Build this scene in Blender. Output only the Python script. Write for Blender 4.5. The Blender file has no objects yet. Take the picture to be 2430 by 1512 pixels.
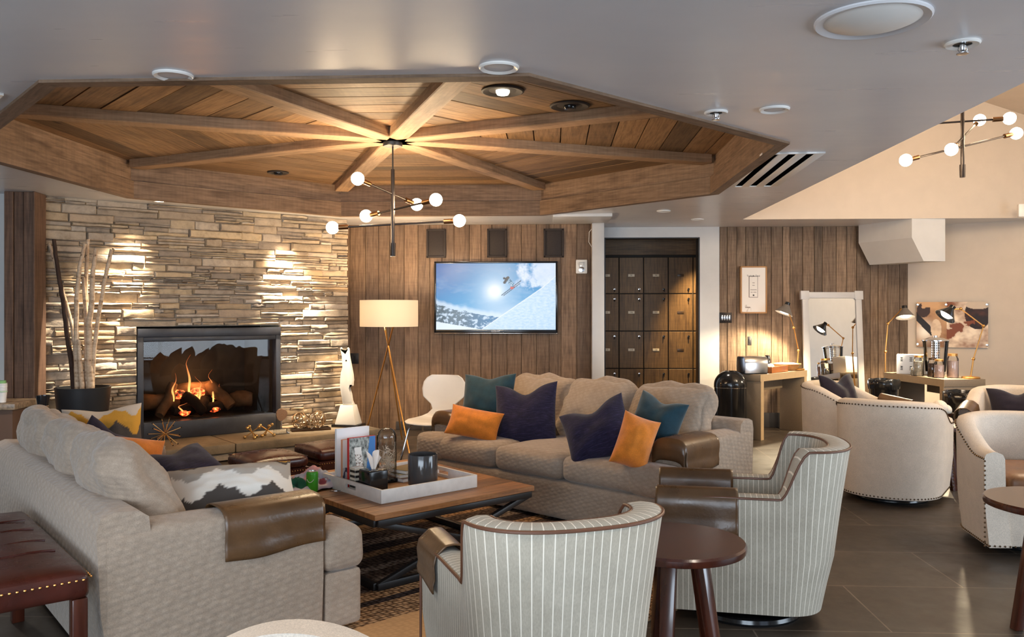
import bpy, bmesh, math, random
from mathutils import Vector, Matrix, noise
S = bpy.context.scene
COL = S.collection
random.seed(7)
# ------------------------------------------------------------------ camera
F, HY, CX, EYE = 1980.0, 740.0, 1215.0, 1.40      # focal length and horizon in pixels, eye height in metres
cam = bpy.data.cameras.new('camera'); cam.sensor_width = 36.0
cam.lens = 36.0 * F / 2430.0
cam.shift_y = -(756.0 - HY) / 2430.0
cam.clip_start = 0.05
cam_o = bpy.data.objects.new('camera', cam); COL.objects.link(cam_o)
cam_o.location = (0, 0, EYE); cam_o.rotation_euler = (math.pi / 2, 0, 0)
S.camera = cam_o
# ------------------------------------------------------------------ view
S.view_settings.view_transform = 'Standard'
S.view_settings.look = 'None'
S.view_settings.gamma = 1.0
S.view_settings.use_curve_mapping = False
S.view_settings.exposure = 0.72
S.cycles.max_bounces = 8
S.cycles.diffuse_bounces = 4
S.cycles.glossy_bounces = 4
S.cycles.transmission_bounces = 6
S.cycles.transparent_max_bounces = 8
S.cycles.sample_clamp_indirect = 6.0
S.cycles.caustics_reflective = False
S.cycles.caustics_refractive = False
S.cycles.use_denoising = True
# ------------------------------------------------------------------ world: pale winter sky outside the windows
W = bpy.data.worlds.new('sky'); S.world = W; W.use_nodes = True
wn = W.node_tree.nodes; wl = W.node_tree.links
bg = wn['Background']; bg.inputs[0].default_value = (0.62, 0.76, 1.0, 1); bg.inputs[1].default_value = 1.0

TH = math.radians(-2.8)                            # the building sits slightly turned to the view
CT, ST = math.cos(TH), math.sin(TH)
def B(x, y, z=None):                               # building coordinates -> world
    v = (x * CT - y * ST, x * ST + y * CT)
    return Vector(v) if z is None else Vector((v[0], v[1], z))
def PZ(x, y, z):                                   # point of the picture at height z
    d = F * (EYE - z) / (y - HY)
    return Vector(((x - CX) / F * d, d, z))
def PD(x, y, d):                                   # point of the picture at depth d
    return Vector(((x - CX) / F * d, d, EYE - (y - HY) / F * d))
CEIL = 2.43

def area(name, loc, aim, sx, sy, power, col):
    l = bpy.data.lights.new(name, 'AREA'); l.shape = 'RECTANGLE'; l.size = sx; l.size_y = sy
    l.energy = power; l.color = col
    o = bpy.data.objects.new(name, l); COL.objects.link(o); o.location = loc
    d = Vector(aim) - Vector(loc); o.rotation_euler = d.to_track_quat('-Z', 'Y').to_euler()
    return o
def point(name, loc, power, col, r=0.05):
    l = bpy.data.lights.new(name, 'POINT'); l.energy = power; l.color = col; l.shadow_soft_size = r
    o = bpy.data.objects.new(name, l); COL.objects.link(o); o.location = loc
    return o
def spot(name, loc, aim, power, col, ang, blend=0.6, r=0.03):
    l = bpy.data.lights.new(name, 'SPOT'); l.energy = power; l.color = col
    l.spot_size = math.radians(ang); l.spot_blend = blend; l.shadow_soft_size = r
    o = bpy.data.objects.new(name, l); COL.objects.link(o); o.location = loc
    d = Vector(aim) - Vector(loc); o.rotation_euler = d.to_track_quat('-Z', 'Y').to_euler()
    return o
DAY = (0.74, 0.87, 1.0); WARM = (1.0, 0.72, 0.42); SOFT = (1.0, 0.86, 0.70)
# daylight through the windows behind the camera and on the right
area('daylight_back', B(-1.6, -2.75, 1.30), B(-1.0, 5, 2.5), 5.6, 1.7, 190, DAY)
area('daylight_right', B(5.75, 2.6, 1.25), B(0, 4.5, 1.6), 3.4, 1.7, 95, DAY)
# added fill spots just below the ceiling, without fittings, to brighten the room
for i, (x, y, p) in enumerate([(-4.2, 5.2, 20), (-1.4, 1.6, 18), (1.2, 1.6, 18), (1.6, 9.2, 16), (-3.6, 2.2, 18), (-1.2, 9.35, 16)]):
    spot('ceiling_fill', B(x, y, 2.40), B(x, y, 0), p * 2.2, SOFT, 130, 0.9, 0.08)

# ------------------------------------------------------------------ helpers: objects
def tag(o, label=None, cat=None, group=None, kind=None):
    if label: o['label'] = label
    if cat: o['category'] = cat
    if group: o['group'] = group
    if kind: o['kind'] = kind
    return o
def empty(name, loc, rz=0.0, label=None, cat=None, group=None):
    o = bpy.data.objects.new(name, None); COL.objects.link(o)
    o.empty_display_size = 0.1
    o.location = loc; o.rotation_euler = (0, 0, rz)
    return tag(o, label, cat, group)
def copy_tree(o, parent=None):
    c = o.copy(); COL.objects.link(c)
    if parent: c.parent = parent
    for ch in list(o.children): copy_tree(ch, c)
    return c
def srgb(r, g, b):
    f = lambda c: (c / 12.92 if c <= 0.04045 else ((c + 0.055) / 1.055) ** 2.4)
    return (f(r / 255.), f(g / 255.), f(b / 255.))

class MB:
    """one mesh under construction"""
    def __init__(self):
        self.bm = bmesh.new(); self.uv = self.bm.loops.layers.uv.new('UVMap')
    def _new(self, n0): return self.bm.verts[n0:]
    def box(self, c, s, bev=0.0, seg=2, rz=0.0, M=None):
        bm = self.bm
        r = bmesh.ops.create_cube(bm, size=1.0)
        vs = r['verts']
        bmesh.ops.scale(bm, vec=s, verts=vs)
        if bev > 0:
            es = list({e for v in vs for e in v.link_edges})
            r2 = bmesh.ops.bevel(bm, geom=es, offset=bev, segments=seg, profile=0.5, affect='EDGES')
            vs = list({v for f in r2['faces'] for v in f.verts} | {v for v in vs if v.is_valid})
        T = Matrix.Translation(Vector(c)) @ Matrix.Rotation(rz, 4, 'Z')
        if M is not None: T = M @ T
        bmesh.ops.transform(bm, matrix=T, verts=vs)
        return vs
    def plank(self, c, ax, wd, L, Wd, T, bev=0.004, off=None):
        """board: centre c, axis ax (length), wd (width direction); uv runs along the grain"""
        ax = Vector(ax).normalized(); wd = Vector(wd).normalized(); nn = ax.cross(wd)
        bm = self.bm; c = Vector(c)
        r = bmesh.ops.create_cube(bm, size=1.0); vs = r['verts']
        bmesh.ops.scale(bm, vec=(L, Wd, T), verts=vs)
        if bev > 0:
            es = list({e for v in vs for e in v.link_edges})
            r2 = bmesh.ops.bevel(bm, geom=es, offset=bev, segments=1, profile=0.5, affect='EDGES')
            vs = list({v for f in r2['faces'] for v in f.verts} | {v for v in vs if v.is_valid})
        fs = {f for v in vs for f in v.link_faces}
        ou, ov = (random.random() * 50, random.random() * 50) if off is None else off
        for f in fs:
            side = abs(f.normal.z) < 0.5 and abs(f.normal.y) > 0.5
            for l in f.loops:
                p = l.vert.co
                l[self.uv].uv = (p.x + ou, (p.z if side else p.y) + ov)
        m = Matrix((ax, wd, nn)).transposed().to_4x4(); m.translation = c
        bmesh.ops.transform(bm, matrix=m, verts=vs)
        return vs
    def lathe(self, prof, n=32, c=(0, 0, 0), M=None, cap=True):
        """profile [(r,z)...] turned about z"""
        bm = self.bm; rings = []
        for r, z in prof:
            if r < 1e-5: rings.append([bm.verts.new((0, 0, z))])
            else: rings.append([bm.verts.new((r * math.cos(2 * math.pi * i / n), r * math.sin(2 * math.pi * i / n), z)) for i in range(n)])
        for a, b in zip(rings, rings[1:]):
            for i in range(n):
                j = (i + 1) % n
                try:
                    if len(a) == 1 and len(b) == 1: continue
                    if len(a) == 1: f = bm.faces.new((a[0], b[j], b[i]))
                    elif len(b) == 1: f = bm.faces.new((a[i], a[j], b[0]))
                    else: f = bm.faces.new((a[i], a[j], b[j], b[i]))
                    for l in f.loops:
                        k = 1.0 if (i == n - 1 and (l.vert in (a[0] if len(a) > 1 else None, b[0] if len(b) > 1 else None))) else None
                        p = l.vert.co
                        ang = math.atan2(p.y, p.x) / (2 * math.pi) % 1.0
                        if i == n - 1 and ang < 0.01: ang = 1.0
                        l[self.uv].uv = (ang, p.z)
                except ValueError: pass
        if cap:
            for ring in (rings[0], rings[-1]):
                if len(ring) > 2:
                    try: bm.faces.new(ring)
                    except ValueError: pass
        vs = [v for r in rings for v in r]
        T = Matrix.Translation(Vector(c))
        if M is not None: T = M @ T
        bmesh.ops.transform(bm, matrix=T, verts=vs)
        return vs
    def tube(self, pts, r, n=8, cap=True, closed=False):
        bm = self.bm; pts = [Vector(p) for p in pts]; rings = []
        N = len(pts); up = Vector((0.13, 0.21, 0.97))
        pre = None; acc = 0.0
        for i, p in enumerate(pts):
            if closed: t = pts[(i + 1) % N] - pts[i - 1]
            else: t = pts[min(i + 1, N - 1)] - pts[max(i - 1, 0)]
            if t.length < 1e-9: t = Vector((0, 0, 1))
            t.normalize()
            x = (pre if pre is not None else (up if abs(t.dot(up)) < .95 else Vector((1, 0, 0))))
            x = (x - t * x.dot(t)).normalized(); pre = x; y = t.cross(x)
            rr = r[i] if hasattr(r, '__len__') else r
            rings.append([bm.verts.new(p + (x * math.cos(2 * math.pi * k / n) + y * math.sin(2 * math.pi * k / n)) * rr) for k in range(n)])
        L = [0.0]
        for a, b in zip(pts, pts[1:]): L.append(L[-1] + (b - a).length)
        for q, (a, b) in enumerate(list(zip(rings, rings[1:])) + ([(rings[-1], rings[0])] if closed else [])):
            for k in range(n):
                j = (k + 1) % n
                f = bm.faces.new((a[k], a[j], b[j], b[k]))
                us = (L[q], L[q], L[min(q + 1, N - 1)], L[min(q + 1, N - 1)])
                for l, uu, kk in zip(f.loops, us, (k, k + 1, k + 1, k)): l[self.uv].uv = (uu, kk / n * .1)
        if cap and not closed:
            bm.faces.new(rings[0][::-1]); bm.faces.new(rings[-1])
        return [v for g in rings for v in g]
    def prism(self, poly, z0, z1, M=None, bev=0.0):
        """polygon (x,y) extruded in z"""
        bm = self.bm
        a = [bm.verts.new((x, y, z0)) for x, y in poly]; b = [bm.verts.new((x, y, z1)) for x, y in poly]
        n = len(poly)
        fs = [bm.faces.new(a[::-1]), bm.faces.new(b)]
        for i in range(n):
            j = (i + 1) % n
            fs.append(bm.faces.new((a[i], a[j], b[j], b[i])))
        vs = a + b
        if bev > 0:
            es = list({e for f in fs[:2] for e in f.edges})
            r2 = bmesh.ops.bevel(bm, geom=es, offset=bev, segments=2, profile=0.5, affect='EDGES')
            vs = list({v for f in r2['faces'] for v in f.verts} | {v for v in vs if v.is_valid})
        if M is not None: bmesh.ops.transform(bm, matrix=M, verts=vs)
        return vs
    def grid(self, nu, nv, fn, closed_u=False):
        """fn(u,v)->xyz with u,v in 0..1"""
        bm = self.bm; G = []
        for i in range(nu + (0 if closed_u else 1)):
            G.append([bm.verts.new(fn(i / nu, j / nv)) for j in range(nv + 1)])
        for i in range(nu):
            a = G[i]; b = G[(i + 1) % len(G)]
            for j in range(nv):
                f = bm.faces.new((a[j], b[j], b[j + 1], a[j + 1]))
                for l, (uu, vv) in zip(f.loops, ((i, j), (i + 1, j), (i + 1, j + 1), (i, j + 1))):
                    l[self.uv].uv = (uu / nu, vv / nv)
        return G
    def sphere(self, c, r, nu=16, nv=10, sc=(1, 1, 1)):
        vs = self.lathe([(r * math.sin(math.pi * k / nv), -r * math.cos(math.pi * k / nv)) for k in range(nv + 1)], nu, cap=False)
        bmesh.ops.transform(self.bm, matrix=Matrix.Translation(Vector(c)) @ Matrix.Diagonal((*sc, 1)), verts=vs)
        return vs
    def quad(self, pts, uvs=None):
        vs = [self.bm.verts.new(p) for p in pts]
        f = self.bm.faces.new(vs)
        for k, l in enumerate(f.loops): l[self.uv].uv = uvs[k] if uvs else ((0, 0), (1, 0), (1, 1), (0, 1))[k % 4]
        return vs
    def build(self, name, m, parent=None, loc=(0, 0, 0), rot=None, ang=35, fixn=True, weld=0.0):
        bm = self.bm
        if weld: bmesh.ops.remove_doubles(bm, verts=bm.verts, dist=weld)
        if fixn: bmesh.ops.recalc_face_normals(bm, faces=bm.faces)
        for f in bm.faces: f.smooth = True
        me = bpy.data.meshes.new(name); bm.to_mesh(me); bm.free()
        me.set_sharp_from_angle(angle=math.radians(ang))
        o = bpy.data.objects.new(name, me); COL.objects.link(o)
        if m: me.materials.append(m)
        o.location = loc
        if rot is not None: o.rotation_euler = rot
        if parent: o.parent = parent
        return o
def struct(o): o['kind'] = 'structure'; return o

def rbox(mb, c, s, r, puff=(0, 0, 0), n=10, wob=0.0, seed=0, M=None):
    """soft upholstered block: rounded box with puffed faces"""
    h = Vector(s) / 2; bm = mb.bm; c = Vector(c)
    def dist(k):                                    # denser towards the edges
        t = k / n * 2 - 1
        return math.sin(t * math.pi / 2) * .6 + t * .4
    cache = {}
    def vert(p):
        key = (round(p[0], 5), round(p[1], 5), round(p[2], 5))
        if key in cache: return cache[key]
        q = Vector((p[0] * h.x, p[1] * h.y, p[2] * h.z))
        rr = min(r, h.x * .98, h.y * .98, h.z * .98)
        inn = Vector([max(-(h[i] - rr), min(h[i] - rr, q[i])) for i in range(3)])
        d = q - inn
        if d.length > 1e-9: q = inn + d.normalized() * rr
        ux, uy, uz = p
        q.x += math.copysign(puff[0], ux) * (1 - uy * uy) * (1 - uz * uz) * abs(ux) ** 3
        q.y += math.copysign(puff[1], uy) * (1 - ux * ux) * (1 - uz * uz) * abs(uy) ** 3
        q.z += math.copysign(puff[2], uz) * (1 - ux * ux) * (1 - uy * uy) * abs(uz) ** 3
        if wob:
            w = noise.noise_vector(q * 7 + Vector((seed * 3.1, seed, 0)))
            q += w * wob
        q += c
        if M is not None: q = M @ q
        v = bm.verts.new(q); cache[key] = v
        return v
    ax = [(0, 1, 2, 1), (0, 1, 2, -1), (1, 2, 0, 1), (1, 2, 0, -1), (2, 0, 1, 1), (2, 0, 1, -1)]
    for a, b, w, sg in ax:
        for i in range(n):
            for j in range(n):
                cs = [(dist(i), dist(j)), (dist(i + 1), dist(j)), (dist(i + 1), dist(j + 1)), (dist(i), dist(j + 1))]
                vs = []
                for x, y in cs:
                    p = [0, 0, 0]; p[a] = x; p[b] = y; p[w] = sg
                    vs.append(vert(p))
                if sg < 0: vs = vs[::-1]
                try:
                    f = bm.faces.new(vs)
                    for l in f.loops:
                        co = l.vert.co
                        l[mb.uv].uv = (co[a] if a != 2 else co[b], co[b] if a != 2 else co[a])
                except ValueError: pass
# ------------------------------------------------------------------ materials
class NT:
    def __init__(s, name):
        s.m = bpy.data.materials.new(name); s.m.use_nodes = True
        s.t = s.m.node_tree; s.n = s.t.nodes; s.p = s.n['Principled BSDF']; s.out = s.n['Material Output']
    def new(s, ty, **kw):
        nd = s.n.new(ty)
        for k, v in kw.items():
            if k.startswith('i_'):
                key = k[2:]
                nd.inputs[int(key) if key.isdigit() else key].default_value = v
            else: setattr(nd, k, v)
        return nd
    def link(s, a, b): s.t.links.new(a, b)
    def ramp(s, fac, stops, interp='LINEAR'):
        r = s.n.new('ShaderNodeValToRGB'); r.color_ramp.interpolation = interp
        e = r.color_ramp.elements
        while len(e) < len(stops): e.new(0.5)
        for x, (pos, c) in zip(e, stops): x.position = pos; x.color = (*c, 1)
        s.link(fac, r.inputs[0]); return r.outputs[0]
    def mix(s, f, a, b, mode='MIX'):
        x = s.n.new('ShaderNodeMix'); x.data_type = 'RGBA'; x.blend_type = mode
        for src, k in ((f, 0), (a, 6), (b, 7)):
            if hasattr(src, 'links'): s.link(src, x.inputs[k])
            else: x.inputs[k].default_value = src if k == 0 else (*src, 1)
        return x.outputs[2]
    def math(s, op, a, b=None, c=None):
        x = s.n.new('ShaderNodeMath'); x.operation = op
        for k, v in enumerate((a, b, c)):
            if v is None: continue
            if hasattr(v, 'links'): s.link(v, x.inputs[k])
            else: x.inputs[k].default_value = v
        return x.outputs[0]
    def coord(s, which='Object', scale=(1, 1, 1), rot=(0, 0, 0)):
        tc = s.n.new('ShaderNodeTexCoord'); mp = s.n.new('ShaderNodeMapping')
        mp.inputs['Scale'].default_value = scale; mp.inputs['Rotation'].default_value = rot
        s.link(tc.outputs[which], mp.inputs[0]); return mp.outputs[0]
    def noise(s, co, scale, detail=4, rough=0.55):
        x = s.new('ShaderNodeTexNoise'); x.inputs['Scale'].default_value = scale
        x.inputs['Detail'].default_value = detail; x.inputs['Roughness'].default_value = rough
        s.link(co, x.inputs['Vector']); return x.outputs[0]
    def bump(s, h, strength, dist=0.01, prev=None):
        b = s.new('ShaderNodeBump'); b.inputs['Strength'].default_value = strength; b.inputs['Distance'].default_value = dist
        s.link(h, b.inputs['Height'])
        if prev is not None: s.link(prev, b.inputs['Normal'])
        s.link(b.outputs[0], s.p.inputs['Normal']); return b.outputs[0]
    def base(s, c):
        if hasattr(c, 'links'): s.link(c, s.p.inputs['Base Color'])
        else: s.p.inputs['Base Color'].default_value = (*c, 1)
    def set(s, rough=.5, metal=0, spec=.5):
        s.p.inputs['Roughness'].default_value = rough; s.p.inputs['Metallic'].default_value = metal
        s.p.inputs['Specular IOR Level'].default_value = spec
    def island(s): return s.new('ShaderNodeNewGeometry').outputs['Random Per Island']

def lum(c, k): return tuple(min(1, x * k) for x in c)
def plain(name, c, rough=.5, metal=0, spec=.5, var=.12, vs=6, bs=0, bstr=.1, coat=0):
    n = NT(name); n.set(rough, metal, spec)
    co = n.coord('Object')
    f = n.noise(co, vs)
    n.base(n.ramp(f, [(.3, lum(c, 1 - var)), (.7, lum(c, 1 + var))]))
    if bs: n.bump(n.noise(co, bs, 3), bstr, .005)
    if coat: n.p.inputs['Coat Weight'].default_value = coat; n.p.inputs['Coat Roughness'].default_value = .15
    return n.m
def wood(name, c1, c2, c3, rough=.6, tint=.35, grain=1.0, bstr=.25, spec=.35):
    """boards: grain along uv.x, every board its own tone"""
    n = NT(name); n.set(rough, 0, spec)
    co = n.coord('UV', (1.6, 22 * grain, 1)); co2 = n.coord('UV', (1.2, 5, 1)); co3 = n.coord('UV', (40, 3, 1))
    g = n.noise(co, 2.2, 6, .65); k = n.noise(co2, 1.4, 3)
    col = n.ramp(g, [(.28, c1), (.5, c2), (.75, c3)])
    isl = n.island()
    dark = n.ramp(isl, [(0, (1 - tint,) * 3), (.5, (.92, .9, .88)), (1, (1 + tint * .55, 1 + tint * .5, 1 + tint * .42))])
    col = n.mix(1.0, col, dark, 'MULTIPLY')
    st = n.ramp(k, [(.30, (.45, .42, .40)), (.46, (1, 1, 1))])
    col = n.mix(.75, col, st, 'MULTIPLY')
    saw = n.ramp(n.noise(co3, 1.0, 2), [(.35, (.86, .86, .86)), (.6, (1.06, 1.05, 1.04))])
    col = n.mix(.6, col, saw, 'MULTIPLY')
    # knots
    kc = n.coord('UV', (2.2, 5.5, 1)); vo = n.new('ShaderNodeTexVoronoi'); vo.inputs['Scale'].default_value = .55
    n.link(kc, vo.inputs['Vector'])
    kn = n.ramp(vo.outputs['Distance'], [(.03, (.25, .2, .17)), (.075, (1, 1, 1))])
    col = n.mix(.8, col, kn, 'MULTIPLY')
    n.base(col)
    n.bump(g, bstr, .004)
    return n.m
def polished(name, c1, c2, rough=.22, sc=(1, 14, 1)):
    n = NT(name); n.set(rough, 0, .5)
    co = n.coord('Object', sc)
    g = n.noise(co, 3, 5, .6)
    n.base(n.ramp(g, [(.3, c1), (.7, c2)])); n.p.inputs['Coat Weight'].default_value = .35; n.p.inputs['Coat Roughness'].default_value = .12
    return n.m
def leather(name, c, rough=.33, var=.35, bs=70, bstr=.18, spec=.55):
    n = NT(name); co = n.coord('Object')
    n.set(rough, 0, spec)
    f = n.noise(co, 7, 5, .6)
    n.base(n.ramp(f, [(.3, lum(c, 1 - var)), (.5, c), (.72, lum(c, 1 + var))]))
    rr = n.ramp(n.noise(co, 9, 4), [(.3, (rough * .8,) * 3), (.7, (rough * 1.35,) * 3)])
    n.link(rr, n.p.inputs['Roughness'])
    vo = n.new('ShaderNodeTexVoronoi'); vo.inputs['Scale'].default_value = bs; n.link(co, vo.inputs['Vector'])
    b1 = n.bump(vo.outputs['Distance'], bstr * .5, .002)
    n.bump(n.noise(co, 9, 4, .7), bstr * 1.3, .008, b1)
    return n.m
def fabric(name, c, var=.15, weave=220, wstr=.25, quilt=0, qstr=.35, slub=None, rough=.9, sheen=.25):
    n = NT(name); n.set(rough, 0, .2); co = n.coord('Object')
    f = n.noise(co, 14, 4, .6)
    col = n.ramp(f, [(.3, lum(c, 1 - var)), (.7, lum(c, 1 + var))])
    h = n.noise(co, weave, 2)
    col = n.mix(.55, col, n.ramp(h, [(.3, (.72, .72, .72)), (.7, (1.22, 1.22, 1.22))]), 'MULTIPLY')
    b = n.bump(h, wstr, .002)
    if quilt:
        vo = n.new('ShaderNodeTexVoronoi'); vo.feature = 'SMOOTH_F1'; vo.inputs['Scale'].default_value = quilt
        vo.inputs['Randomness'].default_value = .35
        vo.inputs['Smoothness'].default_value = .4
        n.link(n.coord('Object', (1, 1, 1.7), (.3, .5, .78)), vo.inputs['Vector'])
        inv = n.math('SUBTRACT', 1.0, vo.outputs['Distance'])
        n.bump(inv, qstr, .012, b)
        col = n.mix(.35, col, n.ramp(vo.outputs['Distance'], [(.2, (1.08, 1.08, 1.08)), (.75, (.72, .7, .68))]), 'MULTIPLY')
    if slub:
        s1 = n.noise(n.coord('UV', slub), 12, 3)
        col = n.mix(.9, col, n.ramp(s1, [(.35, (.62, .6, .62)), (.55, (1, 1, 1)), (.72, (1.9, 1.8, 1.9))]), 'MULTIPLY')
    n.base(col)
    n.p.inputs['Sheen Weight'].default_value = sheen
    n.p.inputs['Sheen Roughness'].default_value = .5
    return n.m
def metal(name, c, rough=.25):
    return plain(name, c, rough, 1.0, .5, .05, 8)
def emit(name, c, st):
    n = NT(name); n.base(c)
    n.p.inputs['Emission Color'].default_value = (*c, 1); n.p.inputs['Emission Strength'].default_value = st
    return n.m
def glass(name, c=(1, 1, 1), rough=0.0, ior=1.3, tr=.82):
    """thin clear glass that still lets light through"""
    n = NT(name)
    t = n.new('ShaderNodeBsdfTransparent'); t.inputs[0].default_value = (*c, 1)
    g = n.new('ShaderNodeBsdfGlossy'); g.inputs['Roughness'].default_value = rough
    fr = n.new('ShaderNodeFresnel'); fr.inputs[0].default_value = ior
    f = n.math('MULTIPLY_ADD', fr.outputs[0], 1.0, 1 - tr if tr < 1 else 0)
    mx = n.new('ShaderNodeMixShader'); n.link(f, mx.inputs[0]); n.link(t.outputs[0], mx.inputs[1]); n.link(g.outputs[0], mx.inputs[2])
    n.link(mx.outputs[0], n.out.inputs[0]); return n.m
def colattr(name, rough=.6, est=0.0, spec=.3, bs=0):
    """print on a flat sheet / cloth: colour stored with the mesh"""
    n = NT(name); n.set(rough, 0, spec)
    a = n.new('ShaderNodeVertexColor'); a.layer_name = 'Print'
    if est:
        n.base((.01, .01, .01)); n.link(a.outputs[0], n.p.inputs['Emission Color']); n.p.inputs['Emission Strength'].default_value = est
    else: n.base(a.outputs[0])
    if bs: n.bump(n.noise(n.coord('Object'), bs, 2), .3, .003)
    return n.m

M = {}
M['roofwood'] = wood('ceiling_boards', srgb(98, 76, 54), srgb(140, 108, 76), srgb(164, 134, 98), .62, .5)
M['beamwood'] = wood('ceiling_beams', srgb(134, 106, 80), srgb(166, 134, 104), srgb(188, 156, 124), .6, .15)
M['fascia'] = wood('fascia_boards', srgb(98, 78, 62), srgb(132, 106, 84), srgb(154, 128, 106), .65, .25)
M['tvwood'] = wood('barn_boards_brown', srgb(94, 74, 58), srgb(130, 104, 82), srgb(152, 126, 102), .6, .28)
M['rwood'] = wood('barn_boards_grey', srgb(90, 72, 57), srgb(128, 106, 86), srgb(156, 134, 111), .65, .42)
M['postwood'] = wood('post_boards', srgb(74, 54, 42), srgb(104, 78, 62), srgb(126, 98, 78), .65, .2)
M['paintwhite'] = plain('white_paint', srgb(205, 203, 200), .5, var=.03)
M['paintbeige'] = plain('beige_paint', srgb(206, 190, 172), .6, var=.03)
M['trimwhite'] = plain('trim_paint', srgb(206, 204, 202), .4, var=.03)
def ceiling_paint():
    n = NT('satin_grey_ceiling'); n.set(.32, 0, .5)
    co = n.coord('Object'); f = n.noise(co, 1.3, 4)
    n.base(n.ramp(f, [(.35, srgb(212, 211, 214)), (.65, srgb(222, 220, 221))]))
    st = n.noise(n.coord('Object', (1, 9, 1)), 1.6, 4)
    n.link(n.ramp(st, [(.3, (.27,) * 3), (.7, (.36,) * 3)]), n.p.inputs['Roughness'])
    n.bump(n.noise(n.coord('Object', (.6, 2.6, 1)), 1.3, 3), .07, .012); return n.m
M['ceil'] = ceiling_paint()
def floor_tiles():
    n = NT('slate_floor_tiles'); n.set(.42, 0, .45)
    co = n.coord('UV')
    br = n.new('ShaderNodeTexBrick'); br.offset = 0.5; n.link(co, br.inputs['Vector'])
    br.inputs['Scale'].default_value = 1.0; br.inputs['Brick Width'].default_value = 1.2; br.inputs['Row Height'].default_value = .62
    br.inputs['Mortar Size'].default_value = .004; br.inputs['Mortar Smooth'].default_value = .2
    br.inputs['Color1'].default_value = (*srgb(58, 50, 43), 1); br.inputs['Color2'].default_value = (*srgb(70, 61, 52), 1)
    br.inputs['Mortar'].default_value = (*srgb(112, 100, 88), 1)
    f = n.noise(co, 3.2, 6, .65)
    n.base(n.mix(.85, br.outputs[0], n.ramp(f, [(.3, (.66, .64, .62)), (.7, (1.28, 1.24, 1.18))]), 'MULTIPLY'))
    n.link(n.ramp(n.noise(co, 5, 4), [(.3, (.34,) * 3), (.7, (.55,) * 3)]), n.p.inputs['Roughness'])
    n.bump(f, .12, .01); return n.m
M['floor'] = floor_tiles()
def stone():
    n = NT('stacked_ledge_stone'); n.set(1.0, 0, .03)
    co = n.coord('Object'); isl = n.island()
    c = n.ramp(isl, [(0, srgb(134, 124, 114)), (.18, srgb(168, 150, 128)), (.36, srgb(184, 170, 152)), (.52, srgb(146, 132, 118)), (.66, srgb(192, 172, 142)), (.8, srgb(158, 136, 110)), (1, srgb(188, 178, 166))])
    f = n.noise(co, 11, 6, .7)
    c = n.mix(.9, c, n.ramp(f, [(.28, (.62, .6, .58)), (.5, (1, 1, 1)), (.75, (1.25, 1.2, 1.12))]), 'MULTIPLY')
    n.base(c)
    b = n.bump(n.noise(co, 38, 5, .7), .4, .010)
    n.bump(n.noise(n.coord('Object', (1, 1, 3)), 9, 4), .4, .02, b); return n.m
M['stone'] = stone()
def slab():
    n = NT('flagstone_hearth'); n.set(.6, 0, .3); co = n.coord('Object')
    f = n.noise(co, 4, 6, .65)
    n.base(n.ramp(f, [(.3, srgb(104, 92, 76)), (.6, srgb(138, 122, 100)), (.8, srgb(152, 138, 118))]))
    n.bump(n.noise(co, 22, 5, .7), .3, .01); return n.m
M['slab'] = slab()
M['steel'] = leather('hot_rolled_steel', srgb(40, 42, 50), .42, .3, 12, .05)
M['blackmetal'] = plain('black_metal', (.012, .012, .013), .38, 0, .5, .2)
M['darkbronze'] = metal('dark_bronze', srgb(84, 66, 52), .35)
M['gunmetal'] = plain('dark_gunmetal', srgb(42, 34, 30), .35, .6, .5, .1)
M['brass'] = metal('brass', srgb(206, 156, 92), .4)
M['gold'] = metal('pale_gold', srgb(206, 170, 112), .28)
M['chrome'] = metal('chrome', (.8, .8, .8), .12)
M['steelbrushed'] = metal('brushed_steel', (.55, .55, .56), .22)
M['sofa'] = fabric('quilted_taupe_upholstery', srgb(164, 147, 130), .06, 260, .2, 27, .4)
M['linen'] = fabric('cream_linen', srgb(212, 197, 180), .05, 260, .2, sheen=.1)
M['navy'] = fabric('navy_slub_weave', srgb(36, 32, 56), .2, 200, .3, slub=(.9, 6, 1), sheen=.15)
M['navyplain'] = fabric('dark_plum_cotton', srgb(32, 25, 36), .15, 160, .2)
M['teal'] = fabric('teal_velvet', srgb(24, 56, 68), .25, 300, .1, sheen=.3, rough=.7)
M['orange'] = fabric('mustard_orange_velvet', srgb(208, 122, 38), .18, 300, .1, sheen=.3, rough=.75)
M['brownleather'] = leather('brown_glazed_leather', srgb(92, 66, 42), .3, .3)
M['mahogany'] = leather('oxblood_leather', srgb(68, 30, 22), .27, .35, 70, .10)
M['tanleather'] = leather('saddle_leather', srgb(122, 80, 46), .4, .25)
M['welt'] = leather('brown_leather_welt', srgb(104, 66, 46), .45, .15)
M['nail'] = metal('antique_nails', srgb(110, 92, 74), .35)
M['brassnail'] = metal('brass_nails', srgb(200, 150, 90), .3)
M['darkwood'] = polished('dark_walnut', srgb(48, 20, 13), srgb(78, 36, 22), .24)
M['tabletop'] = wood('reclaimed_table_top', srgb(108, 70, 40), srgb(158, 108, 64), srgb(186, 136, 86), .42, .5, 1.0, .2, .45)
M['tray'] = plain('whitewashed_tray', srgb(224, 220, 214), .55, var=.08, vs=18)
M['lightwood'] = wood('light_oak', srgb(150, 108, 66), srgb(184, 138, 90), srgb(200, 156, 108), .5, .1)
M['console'] = plain('linen_textured_laminate', srgb(142, 124, 102), .55, var=.06, vs=60)
M['edgeband'] = plain('pale_edge_band', srgb(178, 152, 118), .5, var=.05, vs=20)
M['white'] = plain('white_lacquer', srgb(232, 228, 222), .35, var=.02)
M['whitematte'] = plain('white_ceramic', srgb(214, 210, 202), .5, var=.03)
M['black'] = plain('black_gloss', (.010, .010, .011), .15, 0, .5, .1)
M['blackmatte'] = plain('black_plastic', (.018, .018, .02), .45, 0, .4, .1)
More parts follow.
